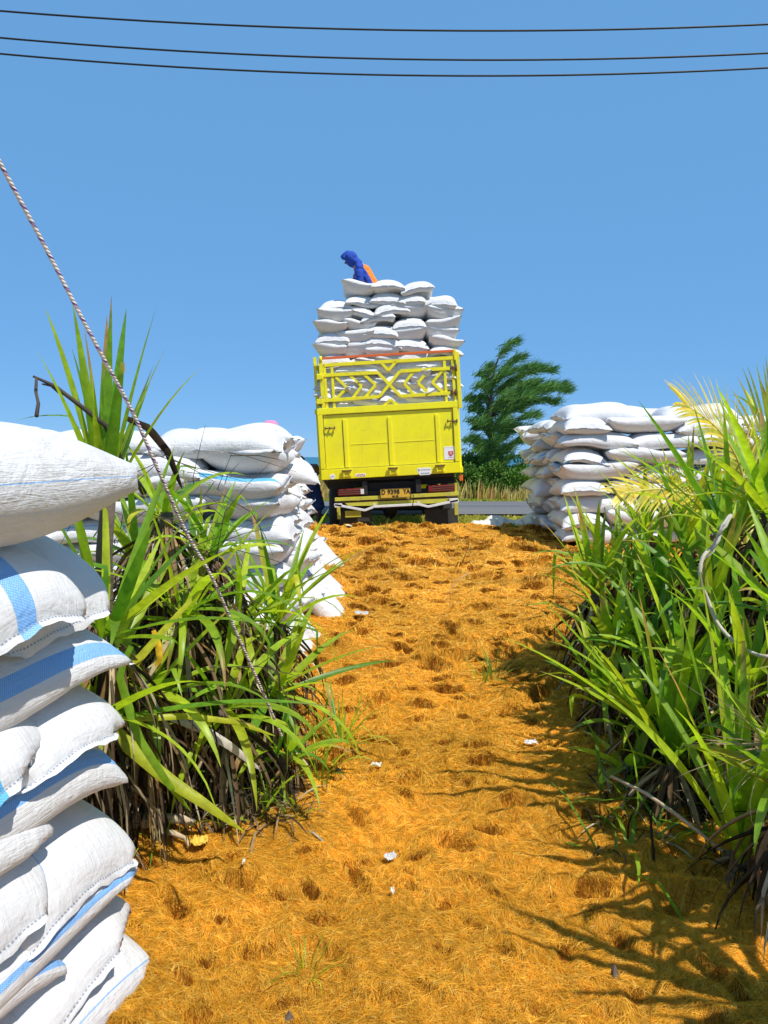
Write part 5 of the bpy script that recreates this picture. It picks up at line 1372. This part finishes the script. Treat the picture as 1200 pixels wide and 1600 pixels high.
# wind-bent casuarina
def casuarina():
    rng = np.random.RandomState(12); Y = 23.0
    b = at(768, 752, Y); b.z = hz(b.x, b.y)
    root = empty('casuarina_tree', b, (0, 0, 0), 'wind-bent feathery casuarina tree standing to the right of the truck', 'tree')
    def L(px, py, dy=0): return at(px, py, Y+dy)-b
    tr = MB()
    main = [L(768, 760), L(766, 715), L(769, 680), L(766, 640), L(769, 600), L(774, 570), L(785, 548)]
    tr.tube(main, [.10, .085, .07, .055, .04, .025, .012], 8)
    lims = []
    tips = [(808, 536, 0), (817, 560, .3), (846, 578, -.3), (862, 580, .5), (885, 606, 0), (888, 612, -.5), (868, 630, .4), (840, 600, -.6), (742, 588, .2), (738, 608, -.3), (730, 640, .3),
            (728, 660, 0), (735, 690, -.4), (815, 640, .7), (838, 650, -.7), (800, 668, .2), (825, 672, .5), (757, 575, 0), (790, 585, -.5), (812, 602, .6), (745, 625, .6), (750, 660, -.6), (850, 612, 0), (780, 640, .9), (760, 700, .5), (740, 705, -.5), (792, 706, .4), (775, 690, -.8), (750, 720, .2), (800, 716, -.2), (735, 672, .8), (830, 620, -1), (795, 620, -1), (722, 690, 0), (724, 625, .5), (790, 660, -.9), (815, 690, .3)]
    P = []; Sd = []; C = []; Wd = []
    for i, (px, py, dy) in enumerate(tips):
        tip = L(px, py, dy)
        hb = rng.uniform(.25, .8); q = (py-536)/(752-536)
        # start on the trunk, lower than the tip
        zt = max(.25, tip.z-rng.uniform(.35, .9))
        zt = min(zt, main[-1].z-.2)
        for a, c in zip(main[:-1], main[1:]):
            if a.z <= zt <= c.z: st = a.lerp(c, (zt-a.z)/(c.z-a.z)); break
        else: st = main[2]
        right = px > 772
        mid = st.lerp(tip, .5)+Vector((-.10 if right else .02, 0, .16 if right else .22))
        pts = [st, st.lerp(mid, .5)+Vector((0, 0, .03)), mid, mid.lerp(tip, .55)+Vector((0, 0, .09)), tip]
        tr.tube(pts, [.028, .022, .016, .010, .004], 5)
        nn = int(80*max((tip-st).length, .6))
        for k in range(nn):
            t = rng.uniform(.12, 1.0)**.8*(len(pts)-1); j = min(int(t), len(pts)-2)
            p = pts[j].lerp(pts[j+1], t-j)
            # a twig of needles swept by the wind to the right and up, clumped
            cl = Vector((rng.normal(0, .09), rng.normal(0, .13), rng.normal(-.03, .07)))
            for s in range(4):
                d = Vector((rng.normal(.55, .22), rng.normal(0, .25), rng.normal(.45, .25))).normalized()
                ln = rng.uniform(.14, .40)
                p0 = p+cl*rng.uniform(0, 1)
                p1 = p0+d*ln*.5; p2 = p1+(d+Vector((.25, 0, -.22))).normalized()*ln*.5
                P.append([tuple(p0), tuple(p1), tuple(p2)])
                sv = d.cross(Vector((0, 1, 0.2))).normalized(); Sd.append([tuple(sv)]*3); Wd.append([.006, .007, .002])
                C.append(np.array([(.07, .20, .045), (.11, .26, .05), (.17, .31, .055), (.055, .15, .05)][rng.randint(4)])*rng.uniform(.8, 1.3))
    tr.build('trunk', M_BARK, root)
    ribbons(np.array(P), np.array(Wd), np.array(Sd), np.array(C), 'crown', M_NEEDLE, root)
casuarina()
def shrub(px, py, Y, w_, h_, n, lab, seed, pal=((.055, .13, .02), (.07, .18, .025), (.11, .24, .03), (.16, .28, .035), (.03, .09, .018))):
    rng = np.random.RandomState(seed); b = at(px, py, Y); b.z = hz(b.x, b.y)
    w_ *= 1.05; h_ *= 1.12; root = empty('roadside_bush', b, (0, 0, 0), lab, 'bush', 'bushes beyond the road')
    # stems spread from the foot, leaves cluster round their tips
    st = MB(); cl = []
    for i in range(26):
        a = rng.uniform(0, 2*PI); r = rng.uniform(.1, 1)**.6
        tip = Vector((math.cos(a)*r*w_/2, math.sin(a)*r*w_*.4, h_*(1-.55*r*r)*rng.uniform(.45, 1.0)))
        st.tube([Vector((0, 0, 0)), tip*.5+Vector((0, 0, h_*.1)), tip], [.03, .018, .006], 5)
        cl.append(tip)
        if i % 2: cl.append(tip*.6+Vector((0, 0, .08*h_)))
    st.build('stems', M_BARK, root)
    ci = rng.randint(0, len(cl), n); cc = np.array([tuple(c) for c in cl])[ci]
    rad = .17*h_*(.6+rng.rand(len(cl))*.8)[ci]
    off = rng.normal(0, 1, (n, 3)); off /= np.linalg.norm(off, axis=1)[:, None]; off *= (rad*rng.uniform(.4, 1.1, n))[:, None]
    p = cc+off; p[:, 2] = np.maximum(p[:, 2], .02)
    d = off/np.linalg.norm(off, axis=1)[:, None]+rng.normal(0, .5, (n, 3))+np.array([.3, 0, .3]); d /= np.linalg.norm(d, axis=1)[:, None]
    ln = rng.uniform(.06, .12, n)
    P = np.stack([p, p+d*(ln*.5)[:, None], p+d*ln[:, None]], 1)
    s = np.cross(d, rng.normal(0, 1, (n, 3))); s /= np.linalg.norm(s, axis=1)[:, None]
    Wd = rng.uniform(.018, .032, n)[:, None]*np.array([.4, 1, .2])[None]
    pal = np.array(pal); C = pal[rng.randint(0, len(pal), n)]*rng.uniform(.8, 1.25, (n, 1))*(.8+.4*rng.rand(len(cl)))[ci][:, None]
    ribbons(P, Wd, np.repeat(s[:, None], 3, 1), C, 'foliage', M_NEEDLE, root)
shrub(748, 752, 21.9, 1.9, 1.0, 6500, 'dark green bush at the foot of the casuarina, nearest the truck', 1)
shrub(785, 753, 22.3, 1.8, .95, 6500, 'green bush right under the casuarina trunk', 2)
shrub(818, 752, 22.6, 1.7, .85, 5000, 'light green bush between casuarina and right pile', 3, ((.10, .20, .025), (.16, .28, .03), (.22, .34, .04), (.07, .15, .02)))
shrub(765, 735, 24.5, 2.4, 1.35, 7000, 'tall dark bush behind the casuarina trunk', 4, ((.035, .10, .018), (.05, .14, .02), (.08, .18, .03)))
shrub(728, 735, 24.8, 1.6, 1.3, 5000, 'bush half hidden by the right flank of the truck', 5, ((.05, .13, .02), (.08, .18, .03), (.12, .22, .03)))
shrub(850, 745, 25.5, 2.2, .9, 5000, 'far bush hidden mostly by the right pile', 6)
print('far', time.time()-T0)
# ------------------------------------------------------------------ overhead cables
for k, (a, b_, c_, sdp) in enumerate([((17, 47.5, 38), 'uppermost of the three black cables crossing the sky', .016, 3), ((59, 93, 83), 'middle one of the three black cables crossing the sky', .016, 3), ((84, 118, 106), 'lowest of the three black cables crossing the sky', .016, 3)]):
    Yc = 14.0
    pts = []
    # parabola through the three seen heights
    y0, y1, y2 = a; A = np.polyfit([0, 660, 1200], [y0, y1, y2], 2)
    z0 = [at(px, float(np.polyval(A, px)), Yc) for px in (0, 300, 600, 900, 1200)]
    fx = np.polyfit([p.x for p in z0], [p.z for p in z0], 2)
    pts = [Vector((x, Yc, float(np.polyval(fx, x)))) for x in np.linspace(-17, 17, 60)]
    cb = MB().tube(pts, .017, 8); tag(cb.build('power_cable', M_CABLE), b_, 'cable', 'overhead cables')

# ------------------------------------------------------------------ twisted rope
m = NT('striped_rope'); uvn = m.n('ShaderNodeUVMap', uv_map='uv').outputs[0]; sx = m.n('ShaderNodeSeparateXYZ'); m.l(uvn, sx.inputs[0])
tw = m.math('FRACT', m.math('ADD', m.math('MULTIPLY', sx.outputs[1], 30), sx.outputs[0]))
tw2 = m.math('FRACT', m.math('ADD', m.math('MULTIPLY', sx.outputs[1], 30), m.math('MULTIPLY', sx.outputs[0], 1)))
tw4 = m.math('FRACT', m.math('ADD', m.math('MULTIPLY', sx.outputs[1], 48), m.math('MULTIPLY', sx.outputs[0], 2)))
flk = m.math('MULTIPLY', m.math('LESS_THAN', tw4, .42), m.math('LESS_THAN', m.math('FRACT', m.math('ADD', m.math('MULTIPLY', sx.outputs[1], 24), sx.outputs[0])), .30))
c = m.mix(flk, (.66, .55, .50), (.20, .10, .28))
st3 = m.math('ABSOLUTE', m.math('SINE', m.math('MULTIPLY', m.math('ADD', m.math('MULTIPLY', sx.outputs[1], 30), sx.outputs[0]), 3*PI)))
m.setp(Base_Color=c, Roughness=.7, Normal=m.bump(st3, .8, .004))
rp = [at(-30, 195, 1.75), at(0, 255, 1.8), at(70, 385, 1.9), at(140, 520, 2.0), at(205, 640, 2.15), at(245, 730, 2.25), at(290, 830, 2.4), at(330, 900, 2.5), at(370, 990, 2.65), at(410, 1080, 2.8), at(440, 1150, 2.95)]
path = []
for i in range(len(rp)-1):
    p0 = rp[max(i-1, 0)]; p1 = rp[i]; p2 = rp[i+1]; p3 = rp[min(i+2, len(rp)-1)]
    for k in range(8):
        f = k/8; path.append(.5*((2*p1)+(p2-p0)*f+(2*p0-5*p1+4*p2-p3)*f*f+(3*p1-p0-3*p2+p3)*f**3))
path.append(rp[-1])
pr = path[0]; top_ = pr+(pr-path[1])*18; path = [top_]+path
ns = 12; vs = []; uv = []; fs = []; dacc = 0
for i, p in enumerate(path):
    if i: dacc += (p-path[i-1]).length
    t = (path[min(i+1, len(path)-1)]-path[max(i-1, 0)]).normalized(); u_ = t.cross(Vector((0, 1, 0))).normalized(); v_ = t.cross(u_)
    for k in range(ns+1):
        a = 2*PI*k/ns; rr_ = .0054*(1+.0*math.cos(3*a)); vs.append(tuple(p+(u_*math.cos(a)+v_*math.sin(a))*rr_)); uv.append((k/ns, dacc))
for i in range(len(path)-1):
    for k in range(ns): o = i*(ns+1)+k; fs.append((o, o+1, o+ns+2, o+ns+1))
tag(link_mesh('rope', np_mesh('rope', np.array(vs), np.array(fs), True, None, np.array(uv)), m.m), 'taut pale rope with purple flecks slanting down into the left thicket', 'rope')

# ------------------------------------------------------------------ bits on the coir
def on_coir(px, py, Y, dz=.02): p = at(px, py, Y); return Vector((p.x, p.y, float(coir_h(p.x, p.y))+dz))
def ground_at(px, py):
    for Y in np.arange(1.6, 12, .02):
        p = at(px, py, Y)
        if p.z <= float(coir_h(p.x, p.y)): return p
    return at(px, py, 10)
def crumple(name, px, py, sx, sy, mat, lab, seed, cat='litter', amp=.012, yaw=0, group=None):
    rng = np.random.RandomState(seed); nx, ny = 15, 10
    X, Yg = np.meshgrid(np.linspace(-.5, .5, nx), np.linspace(-.5, .5, ny), indexing='ij')
    X = X+rng.normal(0, .02, X.shape); Yg = Yg+rng.normal(0, .02, X.shape)
    Z = amp*(1.6*vnoise(X*5+seed, Yg*5, seed)+vnoise(X*11, Yg*11, seed+1))
    edge = 1-.35*vnoise(X*3+9, Yg*3, seed+2)
    V = np.stack([X*sx*edge, Yg*sy*edge, Z], -1).reshape(-1, 3)
    b = (np.arange(nx-1)[:, None]*ny+np.arange(ny-1)[None]).reshape(-1)
    me = np_mesh(name, V, np.stack([b, b+ny, b+ny+1, b+1], -1)); p = ground_at(px, py)
    o = link_mesh(name, me, mat, None, p+Vector((0, 0, .022)), (rng.uniform(-.1, .3), rng.uniform(-.2, .2), yaw)); tag(o, lab, cat, group); return o
PG = 'plastic scraps lying on the coir'
crumple('plastic_scrap', 565, 964, .12, .10, M_PLASTIC, 'pale plastic scrap on the coir beside the left pile foot', 1, group=PG)
crumple('plastic_scrap', 609, 1352, .055, .035, M_PLASTIC, 'clear plastic scrap in the middle of the near coir', 2, group=PG, yaw=.6)
crumple('plastic_scrap', 588, 1206, .065, .03, M_PALE, 'small white scrap right of the left thicket', 3, group=PG, yaw=-.5)
crumple('plastic_scrap', 828, 1170, .08, .035, M_PLASTIC, 'white plastic strip at the shaded edge of the right thicket', 4, group=PG, yaw=.1)
crumple('plastic_scrap', 613, 1406, .015, .025, M_PALE, 'tiny white scrap below the clear plastic one', 5, group=PG)
crumple('plastic_scrap', 380, 1362, .012, .035, M_PALE, 'tiny white sliver left of the near path', 6, group=PG)
crumple('plastic_scrap', 545, 825, .10, .10, M_PALE, 'small white scrap on the coir crest left of the truck wheels', 7, group=PG)
# yellow dry leaf
crumple('fallen_leaf', 312, 1332, .075, .085, paint('yellow_dry_leaf', (.66, .42, .05), rough=.6, wear=.3), 'curled yellow fallen leaf on the coir beside the root', 8, 'leaf', amp=.018)
def chip(px, py, w_, h_, lab, seed):
    p = ground_at(px, py); o = MB(); rng = random.Random(seed)
    pts = [(-w_/2, 0), (-w_*.35, h_*.6), (-.1*w_, h_), (w_*.15, h_*.7), (w_*.3, h_*.35), (w_/2, 0)]
    o.prism(pts, -.006, .006); tag(o.build('husk_chip', M_BARK, None, p+Vector((0, 0, -.005)), (R(-20), R(rng.uniform(-20, 20)), R(rng.uniform(-40, 40)))), lab, 'husk chip', 'husk chips in the coir')
chip(532, 1210, .05, .045, 'dark pointed husk chip beside the left thicket foot', 1)
chip(452, 1490+120, .05, .05, 'dark husk chip near the lower edge', 2)
chip(700, 1485, .028, .05, 'upright dark husk chip in the middle of the near coir', 3)
chip(505, 1418, .035, .02, 'flat dark husk chip in the near coir, left of centre', 4)
chip(963, 1530, .03, .045, 'thin husk chip standing in the lower right coir', 5)
# thin standing stalk
p = ground_at(722, 880); tag(MB().tube([p, p+Vector((.05, 0, .13)), p+Vector((.08, 0, .24))], [.004, .003, .002], 6).build('dry_stalk', M_TWIG), 'thin dark stalk standing in the far coir', 'stalk')
p = ground_at(705, 940); tag(MB().tube([p, p+Vector((-.01, 0, .10)), p+Vector((.07, 0, .20)), p+Vector((.16, 0, .26))], [.003, .003, .0025, .002], 6).build('dry_stalk', M_PALEVINE), 'thin pale bent stalk on the coir', 'stalk')
# cut root at the left
rt = MB(); q0 = ground_at(300, 1300)
P = [ground_at(a_, b_)+Vector((0, 0, .062)) for a_, b_ in [(205, 1306), (235, 1307), (262, 1303), (285, 1303), (303, 1310)]]
rt.tube(P, [.034, .026, .020, .018, .014], 14)
P2 = [ground_at(a_, b_)+Vector((0, 0, .045)) for a_, b_ in [(245, 1314), (272, 1320), (290, 1328), (296, 1340)]]
rt.tube(P2, [.014, .011, .008, .005], 10)
tag(rt.build('cut_root', M_WOOD), 'pale forked root lying on the coir beside the foreground stack', 'root')
# dry stick by right thicket
rt = MB(); rt.tube([at(955, 1213, 2.9), at(1010, 1240, 2.75), at(1060, 1275, 2.6), at(1130, 1330, 2.5)], [.006, .007, .007, .005], 8)
tag(rt.build('dry_stick', M_WOOD), 'brown dry stick slanting in front of the grey leaf skirt', 'stick')
# pale strip and blue tarp behind the coir crest
def strip(name, x0, x1, y0, y1, z, mat, lab, cat, seed, amp):
    nx, ny = 60, 12
    X, Yg = np.meshgrid(np.linspace(x0, x1, nx), np.linspace(y0, y1, ny), indexing='ij')
    e = np.minimum(1, 4*np.minimum((X-x0)/(x1-x0), (x1-X)/(x1-x0)))*np.sin(PI*np.clip((Yg-y0)/(y1-y0), 0, 1))**.5
    Z = z+amp*(vnoise(X*7, Yg*5, seed)+.6*vnoise(X*17, Yg*11, seed+1))*e-.05*(1-e)
    V = np.stack([X, Yg, Z], -1).reshape(-1, 3); b = (np.arange(nx-1)[:, None]*ny+np.arange(ny-1)[None]).reshape(-1)
    o = link_mesh(name, np_mesh(name, V, np.stack([b, b+ny, b+ny+1, b+1], -1)), mat); return tag(o, lab, cat)
a = at(722, 818, 10.75); b = at(832, 818, 10.75)
strip('crumpled_sheet', a.x, b.x, 10.45, 11.0, .60, M_PALE, 'crumpled cream sheet along the back of the coir, right of the truck', 'sheet', 3, .13)
a = at(478, 824, 12.3); b = at(536, 824, 12.3)
strip('blue_tarp', a.x, b.x, 11.8, 12.7, .36, M_TARP, 'crumpled slate-blue tarp on the ground left of the truck wheels', 'tarp', 6, .16)
print('done', time.time()-T0)
